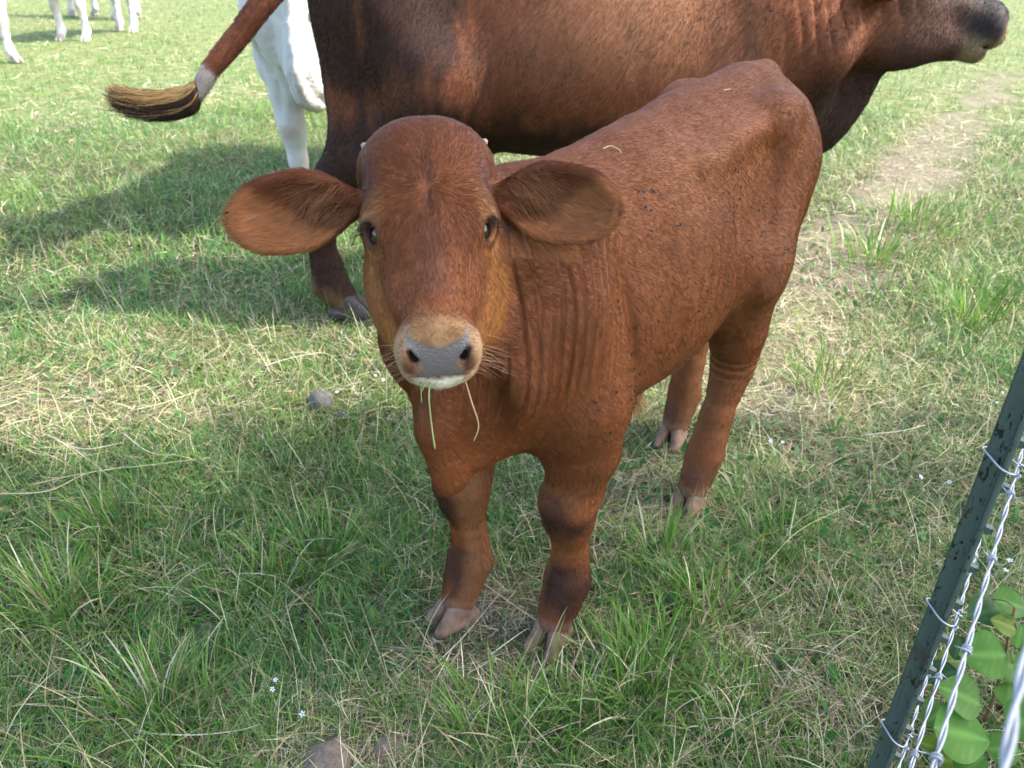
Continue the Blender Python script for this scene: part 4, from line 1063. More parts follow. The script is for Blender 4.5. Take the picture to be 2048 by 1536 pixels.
def blades(x, y, h, w, az, lean, droop, seg, col, rg, z0=0.0, curl=0.0, wprof=None):
    """curved tapering strips, returns V, F, vertex colours"""
    n = len(x); t = np.linspace(0, 1, seg + 1)
    D = np.stack([np.cos(az), np.sin(az), np.zeros(n)], 1); S = np.stack([-np.sin(az), np.cos(az), np.zeros(n)], 1)
    tw = rg.normal(0, .5, n); 
    ang = lean[:, None] + droop[:, None] * t[None] ** 1.3                   # angle from vertical along the blade
    ds = h[:, None] / seg
    hx = np.concatenate([np.zeros((n, 1)), np.cumsum(np.sin((ang[:, 1:] + ang[:, :-1]) / 2) * ds, 1)], 1)
    hz = np.concatenate([np.zeros((n, 1)), np.cumsum(np.cos((ang[:, 1:] + ang[:, :-1]) / 2) * ds, 1)], 1)
    side = (curl * rg.normal(0, 1, n))[:, None] * t[None] ** 2 * h[:, None] if curl else np.zeros((n, seg + 1))
    B = np.stack([x, y, ground_z(x, y) + z0], 1)
    hz = np.maximum(hz, (-ground_z(x, y) * 0)[:, None] + .002 + 0 * hz)
    C = B[:, None] + D[:, None] * hx[..., None] + S[:, None] * side[..., None] + np.array([0, 0, 1.0]) * hz[..., None]
    Wd = S * np.cos(tw)[:, None] + np.array([0, 0, 1.0]) * np.sin(tw)[:, None]
    prof = np.interp(t, [0, .35, .8, 1], [.75, 1, .6, .06]) if wprof is None else np.interp(t, *wprof)
    off = Wd[:, None] * (w[:, None] * prof[None] * .5)[..., None]
    V = np.stack([C - off, C + off], 2).reshape(-1, 3)                      # n,(seg+1),2
    k = np.arange(n)[:, None] * (seg + 1) * 2 + np.arange(seg)[None] * 2
    F = np.stack([k, k + 1, k + 3, k + 2], -1).reshape(-1, 4)
    tip = col * (1.08 - .0 * col)
    cc = np.repeat(col, (seg + 1) * 2, 0)
    return V, F, cc
def strips(name, parts, mat):
    V, F, C, o = [], [], [], 0
    for v, f, c in parts: V.append(v); F.append(f + o); C.append(c); o += len(v)
    V, F, C = np.concatenate(V), np.concatenate(F), np.concatenate(C)
    me = mesh_np(name, V, F, True, mat); set_attr(me, 'gcol', np.clip(C, 0, 1))
    return link(name, me)
def build_grass():
    rg = np.random.default_rng(77)
    def pick(pal, n): return pal[rg.integers(0, len(pal), n)] * (.75 + .5 * rg.random((n, 1)))
    green, straw = [], []
    for n, r0, r1, pw, seg, w0, h0 in ((215000, .42, 3.0, .9, 3, .0021, .050), (165000, 2.6, 7.0, 1.2, 2, .0036, .072), (190000, 6.0, 30.0, 1.5, 1, .0090, .075)):
        x, y = sample_sector(n, r0, r1, pw, rg=rg)
        bare, dry, hgt = fields(x, y)
        keep = rg.random(n) > np.clip(bare * 1.0 + dry * .25, 0, .97)
        x, y, bare, dry, hgt = x[keep], y[keep], bare[keep], dry[keep], hgt[keep]; n = len(x)
        P = xy3(x, y)
        az = fbm(P, 7.0, 61, 2) * 4 * PI * 1.6 + rg.normal(0, 1.2, n)
        h = h0 * hgt * (.45 + .9 * rg.random(n))
        lean = np.abs(rg.normal(.5, .42, n)); droop = rg.normal(.65, .6, n)
        isdry = rg.random(n) < (.15 + .42 * dry)
        hue = fbm(P, 2.7, 66, 2)[:, None]
        col = pick(GREENS, n) * (.75 + .5 * hue)
        blue = sstep(.45, .7, fbm(P, 1.5, 67, 2))[:, None]; col = col * (1 - .5 * blue) + col * [.75, 1.0, 1.35] * .5 * blue
        col = np.where(isdry[:, None], pick(STRAWS, n), col)
        lean = np.where(isdry, lean + .45, lean)
        green.append(blades(x, y, h, w0 * (.6 + .8 * rg.random(n)), az, lean, droop, seg, col, rg, curl=.10))
    # dead thatch lying on the soil
    for n, r0, r1, pw, seg, w0, h0 in ((120000, .42, 3.0, .9, 2, .0018, .060), (70000, 2.6, 7.0, 1.2, 1, .0040, .075), (45000, 6.0, 24.0, 1.5, 1, .0095, .10)):
        x, y = sample_sector(n, r0, r1, pw, rg=rg)
        bare, dry, hgt = fields(x, y)
        keep = rg.random(n) < np.clip(.34 + .75 * dry - .45 * bare * (dry < .5), .05, 1)
        x, y, dry, bare = x[keep], y[keep], dry[keep], bare[keep]; n = len(x)
        az = rg.random(n) * 2 * PI
        h = h0 * (.4 + 1.1 * rg.random(n)); lean = 1.57 - np.abs(rg.normal(0, .28, n)); droop = rg.normal(.1, .25, n)
        col = pick(STRAWS, n) * (.6 + .6 * rg.random((n, 1)))
        g = (rg.random(n) < .18)[:, None]; col = np.where(g, pick(GREENS, n), col)
        straw.append(blades(x, y, h, w0 * (.6 + .8 * rg.random(n)), az, lean, droop, seg, col, rg, z0=.003 + .012 * rg.random(n), curl=.22))
    # crumbled litter on the trodden soil
    lx, ly = [], []
    for px, py, sx, sy, m in ((985, 1225, .14, .12, 1500), (960, 1330, .18, .07, 900), (1090, 1330, .09, .06, 400), (1250, 1010, .15, .16, 1300), (660, 1535, .14, .06, 700), (1340, 920, .10, .10, 500), (1570, 690, .25, .25, 900), (1660, 560, .25, .35, 900), (1800, 380, .3, .6, 900)):
        g = P2G(px, py); lx.append(g[0] + rg.normal(0, sx, m)); ly.append(g[1] + rg.normal(0, sy, m))
    x, y = np.concatenate(lx), np.concatenate(ly); n = len(x)
    col = pick(STRAWS, n) * np.where(rg.random((n, 1)) < .5, .35, .8)
    straw.append(blades(x, y, .010 + .035 * rg.random(n), .0012 + .0022 * rg.random(n), rg.random(n) * 2 * PI, 1.45 + .1 * rg.random(n), .1 * rg.random(n), 1, col, rg, z0=.002 + .004 * rg.random(n), wprof=([0, 1], [1, .7])))
    # tall loose stems and seed stalks
    n = 16000
    x, y = sample_sector(n, .5, 6.0, 1.1, rg=rg); bare, dry, hgt = fields(x, y); k = rg.random(n) > bare * .9; x, y = x[k], y[k]; n = len(x)
    c = np.where((rg.random(n) < .65)[:, None], pick(STRAWS, n), pick(GREENS, n) * 1.2)
    green.append(blades(x, y, .07 + .12 * rg.random(n), .0011 + .0011 * rg.random(n), rg.random(n) * 2 * PI, np.abs(rg.normal(.55, .35, n)), np.abs(rg.normal(.7, .4, n)), 5, c, rg, curl=.18))
    # low broad leaves
    n = 5200
    x, y = sample_sector(n, .5, 4.5, 1.0, rg=rg); k = fbm(xy3(x, y), 2.2, 91, 2) > .52; x, y = x[k], y[k]; n = len(x)
    c = np.array([.035, .115, .022]) * (.7 + .8 * rg.random((n, 1)))
    green.append(blades(x, y, .022 + .028 * rg.random(n), .008 + .010 * rg.random(n), rg.random(n) * 2 * PI, .5 + .5 * rg.random(n), .5 + .4 * rg.random(n), 4, c, rg, z0=.004 + .02 * rg.random(n), wprof=([0, .15, .5, .85, 1], [.12, .6, 1, .55, .03])))
    # bright tussocks
    for px, py, m, hh in ((1300, 1345, 150, .14), (1270, 1430, 150, .15), (1150, 1460, 120, .12), (120, 1230, 160, .16), (330, 1440, 160, .15), (520, 1190, 100, .12), (700, 610, 150, .16), (1000, 1500, 130, .13), (1420, 1240, 120, .13), (1330, 1140, 110, .13), (1650, 770, 120, .14),
                          (1760, 520, 160, .18), (1830, 450, 180, .2), (1930, 640, 200, .18), (640, 1130, 110, .13), (230, 1060, 120, .13), (1480, 1460, 110, .12), (1560, 1100, 100, .12)):
        g = P2G(px, py); sc = max(1.0, np.hypot(g[0], g[1]) / 1.6)
        x = g[0] + rg.normal(0, .045 * sc, m); y = g[1] + rg.normal(0, .045 * sc, m)
        az = np.arctan2(y - g[1], x - g[0]) + rg.normal(0, .6, m)
        col = np.array([.115, .225, .035]) * (.6 + .7 * rg.random((m, 1))); dd = rg.random(m) < .14; col[dd] = pick(STRAWS, dd.sum())
        green.append(blades(x, y, hh * (.5 + .7 * rg.random(m)), (.0026 + .0016 * rg.random(m)) * sc ** .5, az, np.abs(rg.normal(.28, .2, m)), np.abs(rg.normal(.75, .4, m)), 5, col, rg, curl=.06))
    g = strips('grass', green, M_GRASS); tag(g, 'uneven green pasture grass with dry blades mixed in', 'grass', None, 'stuff')
    s = strips('dry_thatch', straw, M_STRAW); tag(s, 'flattened dead straw lying between the grass tufts', 'thatch', None, 'stuff')
    print('grass quads', len(g.data.polygons), len(s.data.polygons))
# ------------------------------------------------------------------ fence
POST = np.array([.545, .69, 0]); F1 = unit([.592, .806, 0]); F2 = unit([.588, .809, 0]); FN = np.array([F1[1], -F1[0], 0])
WZ = [.225, .462, .694, .945]
def box(c, ax, ay, az, hx, hy, hz, tx=1.0):
    ax, ay, az = unit(ax), unit(ay), unit(az)
    V = np.array([c + ax * hx * i * (tx if k > 0 else 1) + ay * hy * j * (tx if k > 0 else 1) + az * hz * k for k in (-1, 1) for j in (-1, 1) for i in (-1, 1)])
    F = np.array([[0, 2, 3, 1], [4, 5, 7, 6], [0, 1, 5, 4], [2, 6, 7, 3], [0, 4, 6, 2], [1, 3, 7, 5]])
    return V, F
def extrude_poly(poly, z0, z1, n=1):
    """vertical prism of a 2D outline, slightly wavy edges"""
    poly = np.asarray(poly, float); m = len(poly); zs = np.linspace(z0, z1, n + 1)
    V = np.concatenate([np.concatenate([poly, np.full((m, 1), z)], 1) for z in zs])
    F = [[k * m + i, k * m + (i + 1) % m, (k + 1) * m + (i + 1) % m, (k + 1) * m + i] for k in range(n) for i in range(m)]
    return V, F + [list(range(m))[::-1], [n * m + i for i in range(m)]]
def py_mesh(name, V, F, mat, smooth=False):
    me = bpy.data.meshes.new(name); me.from_pydata([tuple(v) for v in V], [], [tuple(f) for f in F]); me.materials.append(mat)
    if smooth: me.polygons.foreach_set('use_smooth', np.ones(len(me.polygons), dtype=bool))
    return me
def t_post(base, n, label, group):
    root = empty('fence_post', base); tag(root, label, 'fence post', group)
    n = unit(n); t = np.array([-n[1], n[0], 0])
    def L(a, b): return (n * a + t * b)[:2]
    w, th, dp = .0115, .0022, .020
    # studded face with rolled edges, then the web with a bulb at its end
    out = [L(0, -w), L(.0035, -w + .002), L(.0035, w - .002), L(0, w), L(-.003, w), L(-.003, th + .002), L(-.006, th), L(-dp + .006, th), L(-dp, th * 1.9), L(-dp - .003, 0), L(-dp, -th * 1.9), L(-dp + .006, -th), L(-.006, -th), L(-.003, -th - .002), L(-.003, -w)]
    V, F = extrude_poly(out, -.3, 1.35, 1)
    me = py_mesh('shaft', V, F, M_POST); o = bpy.data.objects.new('shaft', me); COL.objects.link(o); o.parent = root
    bv = o.modifiers.new('bevel', 'BEVEL'); bv.width = .0012; bv.segments = 2; bv.limit_method = 'ANGLE'
    sv, sf = box(np.array([0, 0, 0.0]), t, [0, 0, 1], n, .0050, .0055, .0045, .6)
    stud = py_mesh('stud', sv, sf, M_POST)
    for i in range(20):
        s = bpy.data.objects.new('stud', stud); COL.objects.link(s); s.parent = root; s.location = tuple(n * .0075 + np.array([0, 0, .13 + i * .060]))
    return root
def wire_path(z, k):
    """sagging line from behind the camera to the post and on to the next post"""
    off = FN * .0115
    a = POST + off - F1 * 1.9; b = POST + off; c = POST + off + F2 * 2.6
    pts = []
    for t in np.linspace(0, 1, 20, endpoint=False): p = a + (b - a) * t; pts.append(p + [0, 0, z - .012 * 4 * t * (1 - t) + (.004 * k) * (1 - t)])
    for t in np.linspace(0, 1, 20): p = b + (c - b) * t; pts.append(p + [0, 0, z - .02 * 4 * t * (1 - t)])
    return np.array(pts)
def barbed_wire(z, k, label):
    root = empty('barbed_wire', POST + [0, 0, z]); tag(root, label, 'wire', 'barbed wires of the fence')
    P = wire_path(z, k); seg = np.linalg.norm(np.diff(P, axis=0), axis=1); s = np.concatenate([[0], np.cumsum(seg)])
    S = np.arange(0, s[-1], .006); C = np.stack([np.interp(S, s, P[:, i]) for i in range(3)], 1)
    T = np.gradient(C, axis=0); T /= np.linalg.norm(T, axis=1)[:, None]
    Nn = np.cross(T, [0, 0, 1.0]); Nn /= np.linalg.norm(Nn, axis=1)[:, None]; B = np.cross(T, Nn)
    ph = S * 2 * PI / .075 + k + .8 * np.sin(S * 9)
    for q in (0, PI):
        v, f = tube(C + .00130 * (np.cos(ph + q)[:, None] * Nn + np.sin(ph + q)[:, None] * B), .00115, 7)
        o = link('strand', clean_quads('strand', v, f, True, M_WIRE), None); o.parent = root; o.location = (0, 0, 0); o.matrix_parent_inverse = root.matrix_basis.inverted() if False else Matrix.Translation(-root.location)
    rg = np.random.default_rng(30 + k)
    d = .05 + .03 * k
    while d < s[-1] - .05:
        i = int(d / .006); c, t, n_, b_ = C[i], T[i], Nn[i], B[i]
        a = np.linspace(0, 2 * PI * 2.2, 30) + rg.random() * 6
        helix = c + np.outer(np.linspace(-.0032, .0032, 30), t) + .0033 * (np.outer(np.cos(a), n_) + np.outer(np.sin(a), b_))
        e0 = -np.sin(a[0]) * n_ + np.cos(a[0]) * b_; e1 = -np.sin(a[-1]) * n_ + np.cos(a[-1]) * b_
        pts = np.concatenate([[helix[0] - e0 * .010 - t * .003], helix, [helix[-1] + e1 * .010 + t * .003]])
        r = np.full(len(pts), .00095); r[0] = r[-1] = .0003
        v, f = tube(pts, r, 6)
        o = link('barb', clean_quads('barb', v - c, f, True, M_WIRE), None); o.parent = root; o.location = tuple(c - np.array(root.location))
        d += .118 + .012 * rg.random()
    return root
def wire_tie(z, label):
    n, t = FN, F1; up = np.array([0, 0, 1.0])
    o = lambda a, b, h: POST + n * a + t * b + up * (z + h)
    pts = catmull([o(.010, -.016, -.004), o(.0150, -.013, .004), o(.012, -.010, .002), o(.006, -.0155, .004), o(-.005, -.016, .008), o(-.018, -.008, .014), o(-.0265, .0, .017), o(-.018, .008, .014), o(-.005, .016, .008), o(.006, .0155, .003), o(.013, .013, .0), o(.0155, .010, .004), o(.012, .008, .006)], 7)
    v, f = tube(pts, .00125, 7)
    x = link('wire_tie', clean_quads('wire_tie', v, f, True, M_WIRE)); return tag(x, label, 'wire tie', 'ties on the post')
def build_fence():
    t_post(POST, FN, 'dark green steel fence post with worn speckled paint', 'steel fence posts')
    t_post(POST + F2 * 2.6, unit([F2[1], -F2[0], 0]), 'dark green steel fence post farther along the wires, beyond the worn one', 'steel fence posts')
    names = ['lowest barbed wire of the fence', 'second barbed wire up from the ground', 'third barbed wire up, crossing the sapling leaves', 'top barbed wire, thick and near, low over the others']
    ties = ['wire tie nearest the ground on the green post', 'middle wire tie round the green post', 'upper wire tie round the green post', 'wire tie near the top of the green post']
    for k, z in enumerate(WZ): barbed_wire(z, k, names[k]); wire_tie(z, ties[k])
# ------------------------------------------------------------------ sapling behind the fence
LEAF_N, LEAF_M = 15, 9
def leaf_shape():
    n, m = LEAF_N, LEAF_M
    t = np.linspace(0, 1, n); w = np.sin(PI * t ** .72) ** .75 * .50; w[0] = .03; w[-1] = .0
    u = np.linspace(-1, 1, m)
    T, U = np.meshgrid(t, u, indexing='ij'); W = w[:, None] * U
    z = -.16 * (T - .4) ** 2 + .16 * W ** 2 + .020 * np.abs(U) + .012 * np.sin(T * 9 + U * 3) * np.abs(U) - .012
    V = np.stack([T, W, z], -1).reshape(-1, 3)
    side = np.abs(((T - .55 * np.abs(W)) * 6.5) % 1 - .5)
    vein = np.maximum(sstep(.14, .0, np.abs(U)) * .8, sstep(.14, .03, side) * .30 * (np.abs(U) < .9))
    F = [(i * m + j, (i + 1) * m + j, (i + 1) * m + j + 1, i * m + j + 1) for i in range(n - 1) for j in range(m - 1)]
    return V, F, vein.ravel()
def sapling_mat():
    m = leaf_mat('sapling_leaf', 'gcol', .35, .5, .25)
    nt = m.node_tree; tc = nt.nodes.new('ShaderNodeTexCoord')
    return m
def build_sapling():
    M_LEAF = sapling_mat()
    g0 = P2G(1975, 1490); g0[2] = 0
    root = empty('sapling', g0); tag(root, 'leafy green sapling with rounded heart shaped leaves beside the fence post', 'sapling')
    base = P2W(1930, 1560, 1.42); base[2] = .0
    stemA = catmull([base, P2W(1955, 1480, 1.36), P2W(1990, 1390, 1.30), P2W(2010, 1310, 1.25), P2W(2030, 1215, 1.22)], 6)
    stemB = catmull([P2W(1955, 1480, 1.36), P2W(1945, 1440, 1.32), P2W(1925, 1420, 1.28)], 5)
    stemC = catmull([P2W(1990, 1390, 1.30), P2W(2040, 1340, 1.26), P2W(2080, 1290, 1.22)], 5)
    for s, r in ((stemA, .0042), (stemB, .0026), (stemC, .0026)):
        v, f = tube(s, np.linspace(r, r * .55, len(s)), 7)
        o = link('stem', clean_quads('stem', v, f, True, M_STEM), root)
    LV, LF, vein = leaf_shape()
    lst = [(1967, 1309, 84, 200, 1.20, 0, 1), (1921, 1390, 80, 195, 1.18, 0, 1), (1927, 1468, 104, 20, 1.16, 0, 1), (1872, 1432, 60, 160, 1.24, 1, 1), (1886, 1352, 56, 140, 1.27, 2, .8), (2018, 1330, 66, 20, 1.24, 0, .9), (2024, 1208, 62, 10, 1.24, 0, 1), (1972, 1222, 70, 175, 1.26, 2, .6), (2008, 1248, 44, 190, 1.22, 3, .6),
           (2040, 1272, 50, 300, 1.24, 0, .9), (1916, 1296, 46, 120, 1.29, 2, 1), (2020, 1388, 52, 280, 1.22, 0, 1), (1872, 1496, 56, 200, 1.20, 3, .6), (1900, 1520, 66, 170, 1.18, 3, 1), (1945, 1530, 60, 320, 1.15, 0, 1), (2060, 1440, 80, 340, 1.14, 0, 1), (2070, 1340, 70, 20, 1.2, 0, 1), (2010, 1500, 60, 10, 1.2, 0, 1), (1900, 1322, 50, 175, 1.30, 3, .35)]
    cols = [(.062, .160, .018), (.050, .145, .018), (.028, .085, .018), (.120, .170, .020)]
    rg = np.random.default_rng(8)
    tc = unit(-ray(1950, 1400)); R = np.array([1.0, 0, 0]); U = np.cross(tc, R) * -1
    if U[2] < 0: U = -U
    for px, py, size, ang, dep, ci, tilt in lst:
        c = P2W(px, py, dep); L = size / FPX * dep * 1.12
        a = math.radians(ang); d = unit(R * math.cos(a) - U * math.sin(a) * .8 + rg.normal(0, .12, 3))
        nn = tc * tilt + np.array([0, 0, .7]) + rg.normal(0, .16, 3); nn = unit(nn - d * np.dot(nn, d)); b = np.cross(nn, d)
        V = c + ((LV - [.5, 0, 0]) * L) @ np.stack([d, b, nn])
        me = py_mesh('leaf', V, LF, M_LEAF, True)
        cc = np.array(cols[ci]) * (.85 + .3 * rg.random()); C = np.tile(cc, (len(V), 1)); C = mixc(C, vein, np.minimum(cc * 1.7 + .02, 1))
        set_attr(me, 'gcol', C)
        o = link('leaf', me, root)
        p0 = V[LEAF_M // 2]; near = min((stemA, stemB, stemC), key=lambda s: np.linalg.norm(s - p0, axis=1).min()); q = near[np.argmin(np.linalg.norm(near - p0, axis=1))]
        v, f = tube(catmull([q, (q + p0) / 2 + [0, 0, .006], p0], 4), .0011, 5)
        pm = clean_quads('petiole', v, f, True, M_STEM); link('petiole', pm, root)
# ------------------------------------------------------------------ small things in the grass
def build_small(CV, CFc, CN, MV, MF, MN, mroot):
    rg = np.random.default_rng(12)
    def stone(px, py, r, lab, mat=M_ROCK, squash=.7):
        g = P2G(px, py); v, f = uv_sphere(1, 22, 14); k = .75 + .5 * fbm(v, 1.6, int(px), 3)[:, None]
        v = v * k * np.array([r, r * .8, r * squash]); g[2] = ground_z(np.array([g[0]]), np.array([g[1]]))[0] + r * squash * .25
        o = link('stone', mesh_np('stone', v, f, True, mat)); o.location = tuple(g); o.rotation_euler = (0, 0, rg.random() * 6)
        return tag(o, lab, 'stone', 'stones in the grass')
    stone(645, 818, .048, 'grey weathered stone lying in the grass left of the calf', squash=.9)
    stone(685, 838, .026, 'small grey stone touching the weathered one')
    M_CLOD = principled('soil_clod', (.17, .135, .105), .95, .1, var=(40, .4), bump=(60, .9, .01))
    stone(655, 1530, .05, 'brown clod of soil in a bare patch', M_CLOD, .6)
    stone(780, 1500, .035, 'dark small clod at the rim of the bare patch', M_CLOD, .6)
    stone(410, 1272, .032, 'dull clod sunk deep between green tufts', M_CLOD, .6)
    # white flowers
    pv, pf = [], []
    for k in range(5):
        a = k * 2 * PI / 5; d = np.array([math.cos(a), math.sin(a), .15]); s = np.array([-math.sin(a), math.cos(a), 0]); b = len(pv)
        pv += [d * .0008, d * .0035 + s * .0018, d * .0068, d * .0035 - s * .0018]; pf.append((b, b + 1, b + 2, b + 3))
    petals = py_mesh('petals', np.array(pv), pf, M_PETAL)
    for px, py in ((606, 1433), (554, 1374), (546, 1384), (752, 763), (768, 772), (676, 796), (1541, 885), (1565, 888), (2001, 798), (1992, 810), (1895, 975), (2016, 1130), (2005, 1155), (1838, 965)):
        g = P2G(px, py, .045)
        root = empty('flower', (g[0], g[1], 0)); tag(root, 'tiny white star shaped flower low in the grass', 'flower', 'white flowers in the grass')
        o = link('petals', petals, None); o.parent = root; o.location = (0, 0, .047 + .02 * rg.random()); o.scale = (.7 + .4 * rg.random(),) * 3
        d = -ray(px, py); o.rotation_euler = Vector((d[0] * .6 + rg.normal(0, .35), d[1] * .6 + rg.normal(0, .35), 1)).to_track_quat('Z', 'Y').to_euler()
        v, f = tube(np.array([[0, 0, 0], [.002, 0, .025], [0, 0, o.location[2]]]), .0006, 5)
        s = link('stalk', clean_quads('stalk', v, f, True, M_STRAWG), None); s.parent = root
    # long dry stalks lying about
    def stalk(pix, r, lab, col, zs=.03):
        P = catmull([P2G(px, py, zs + .012 * (i % 2)) for i, (px, py) in enumerate(pix)], 6)
        v, f = tube(P, np.linspace(r, r * .5, len(P)), 5)
        me = clean_quads('dry_stalk', v, f, True, M_STRAW); set_attr(me, 'gcol', np.tile(col, (len(v), 1)) * (.85 + .3 * fbm(v, 40, 3, 2))[:, None])
        return tag(link('dry_stalk', me), lab, 'stalk', 'long dry stalks on the grass')
    TAN, PALE, YG = (.50, .42, .24), (.58, .54, .42), (.34, .36, .16)
    stalk([(-20, 988), (95, 982), (180, 945), (300, 930), (420, 915)], .0020, 'longest pale stalk, bent, lying left of the calf', TAN)
    stalk([(60, 970), (150, 950), (250, 935)], .0016, 'thin tan stalk lying beside the longest pale stalk', TAN)
    stalk([(110, 880), (170, 898), (245, 885)], .0014, 'bowed straw on the dry patch at the pasture side', PALE)
    stalk([(245, 865), (290, 900), (330, 912)], .0014, 'thin kinked straw near the dry patch', PALE)
    stalk([(270, 820), (330, 805), (400, 780)], .0020, 'branched looking pale stalk between dry patch and stone', TAN)
    stalk([(310, 845), (330, 815), (360, 795)], .0012, 'short side straw crossing a pale stalk', TAN)
    stalk([(525, 732), (600, 712), (660, 710), (710, 775)], .0016, 'arched straw above the grey stone', PALE)
    stalk([(270, 1465), (380, 1470), (470, 1462), (516, 1450)], .0014, 'white bent straw in the near green tufts', PALE)
    stalk([(960, 1162), (1060, 1232), (1160, 1290), (1190, 1300)], .0013, 'pale straw lying across the soil between the calf\'s front hooves', TAN, .05)
    stalk([(880, 1320), (930, 1270), (1000, 1186)], .0010, 'fine straw standing on the soil by the calf\'s front hooves', PALE, .03)
    stalk([(980, 1310), (1050, 1260), (1060, 1262)], .0011, 'kinked white straw by the calf\'s near front hoof', PALE, .03)
    stalk([(1530, 1130), (1600, 1060), (1700, 1010)], .0014, 'green yellow stalk lying toward the fence post', YG, .05)
    stalk([(1600, 1275), (1680, 1262), (1760, 1270)], .0022, 'broad green blade lying before the fence post', (.12, .24, .05), .05)
    stalk([(1725, 870), (1800, 862), (1850, 850)], .0014, 'straw lying in the shade toward the fence', PALE, .05)
    stalk([(90, 262), (140, 255), (188, 258)], .004, 'brown dead stick in the sunlit pasture', (.30, .19, .13), .03)
    # bits of straw on the calf's back
    prj = (CV - [0, 0, CAM_H]); dep = prj[:, 1] * math.cos(PITCH) - prj[:, 2] * math.sin(PITCH)
    qx = 1024 + prj[:, 0] / dep * FPX; qy = 768 - (prj[:, 1] * math.sin(PITCH) + prj[:, 2] * math.cos(PITCH)) / dep * FPX
    def on_hide(px, py):
        k = np.argsort((qx - px) ** 2 + (qy - py) ** 2)[:12]; k = k[np.argmin(dep[k])]; return CV[k] + CN[k] * .006
    for pix, lab in (([(1206, 302), (1222, 297), (1236, 303), (1240, 310)], 'bent straw lying on the calf\'s shoulder'), ([(1446, 184), (1458, 181)], 'short bit of straw on the calf\'s rump')):
        P = catmull([on_hide(*p) for p in pix], 5); v, f = tube(P, .0009, 5)
        me = clean_quads('straw', v, f, True, M_STRAW); set_attr(me, 'gcol', np.tile([.45, .36, .22], (len(v), 1))); tag(link('straw', me), lab, 'straw', 'straws on the calf')
    # stems hanging from the calf's mouth
    def hang(pix, dep, r, lab, col):
        P = catmull([P2W(px, py, d) for (px, py), d in zip(pix, dep)], 6)
        v, f = tube(P, r, 5); me = clean_quads('grass_stem', v, f, True, M_GRASS); set_attr(me, 'gcol', np.tile(col, (len(v), 1)))
        return tag(link('grass_stem', me), lab, 'grass stem', 'grass stems in the calf\'s mouth')
    d0 = np.linalg.norm(0) + (h2w((0, .205, -.088)) - np.array([0, 0, CAM_H])) @ np.array([0, math.cos(PITCH), -math.sin(PITCH)])
    d0 = d0 - .004
    hang([(862, 748), (858, 790), (862, 840), (870, 898)], (d0 + .02, d0, d0 + .02, d0 + .03), .0011, 'longest green stem hanging straight from the calf\'s mouth', (.34, .40, .16))
    hang([(868, 742), (850, 770), (842, 785)], (d0 + .02, d0 - .004, d0), .0007, 'short yellow stem slanting from the calf\'s lips', (.42, .40, .20))
    hang([(841, 752), (842, 780), (843, 806)], (d0 + .02, d0, d0 + .01), .0008, 'short green stem by the calf\'s lips', (.26, .34, .12))
    hang([(928, 752), (942, 800), (957, 850), (948, 882)], (d0 + .02, d0, d0 + .01, d0 + .02), .0009, 'curved tan stem hanging from the corner of the calf\'s mouth', (.45, .34, .20))
    # whiskers and lashes
    rg2 = np.random.default_rng(4); strands = []
    for s in (1, -1):
        for k in range(34):
            p = h2w((s * (.030 + .018 * rg2.random()), .150 + .04 * rg2.random(), -.055 - .05 * rg2.random()))
            d = unit(hr * s * (.9 + .4 * rg2.random()) + hn * rg2.normal(-.55, .35) + hm * rg2.normal(.1, .3)); L = .02 + .04 * rg2.random()
            strands.append([p, p + d * L * .5, p + d * L + np.array([0, 0, -.006 * rg2.random()])])
    for k in range(26):
        p = h2w((rg2.normal(0, .018), .17 + .02 * rg2.random(), -.115)); d = unit(-hn + hm * .3 + rg2.normal(0, .25, 3)); L = .015 + .025 * rg2.random()
        strands.append([p, p + d * L * .5, p + d * L])
    wh = curves_obj('whiskers', np.array(strands), .00022, np.tile([.38, .23, .13], (len(strands), 1))); wh.parent = calf_root; wh.matrix_parent_inverse = calf_root.matrix_basis.inverted()
    lash = []
    for s in (1, -1):
        for k in range(30):
            u = rg2.random() * 2 - 1
            q = EYE_C + _ee * .0225 + _ev * (.0150 * math.sqrt(max(0, 1 - u * u * .8))) + _eh * u * .017
            p = h2w(q * (s, 1, 1)); d = unit(h2w((_ee * 1.0 + _ev * .1 + np.array([.55, .25, 0])) * (s, 1, 1)) - HO + np.array([0, 0, -.25])); L = .017 + .010 * rg2.random()
            lash.append([p, p + d * L * .55, p + d * L + np.array([0, 0, -.012])])
    la = curves_obj('eyelashes', np.array(lash), .00026, np.tile([.03, .018, .014], (len(lash), 1))); la.parent = calf_root; la.matrix_parent_inverse = calf_root.matrix_basis.inverted()
    # tuft of the sheath
    tuft = []
    for k in range(420):
        p = c2w((-.44 + rg2.normal(0, .010), rg2.normal(0, .010), .385)); d = unit(np.array([0, 0, -1.0]) + rg2.normal(0, .17, 3)); L = .035 + .05 * rg2.random()
        tuft.append([p, p + d * L * .5, p + d * L + CF * -.004])
    tu = curves_obj('belly_tuft', np.array(tuft), .0006, np.array([.40, .22, .10]) * (.6 + .7 * rg2.random((len(tuft), 1)))); tu.parent = calf_root; tu.matrix_parent_inverse = calf_root.matrix_basis.inverted()
    # flies on the hides
    fv, ff = uv_sphere(1, 6, 4); fv = fv * [.0032, .0016, .0014]; wv = np.array([[.001, 0, .0012], [-.0040, .0026, .0016], [-.0046, .0004, .0016], [-.0040, -.0026, .0016]])
    fly = py_mesh('fly', np.concatenate([fv, wv]), [tuple(f) for f in ff] + [(len(fv), len(fv) + 1, len(fv) + 2), (len(fv), len(fv) + 2, len(fv) + 3)], M_FLY, True)
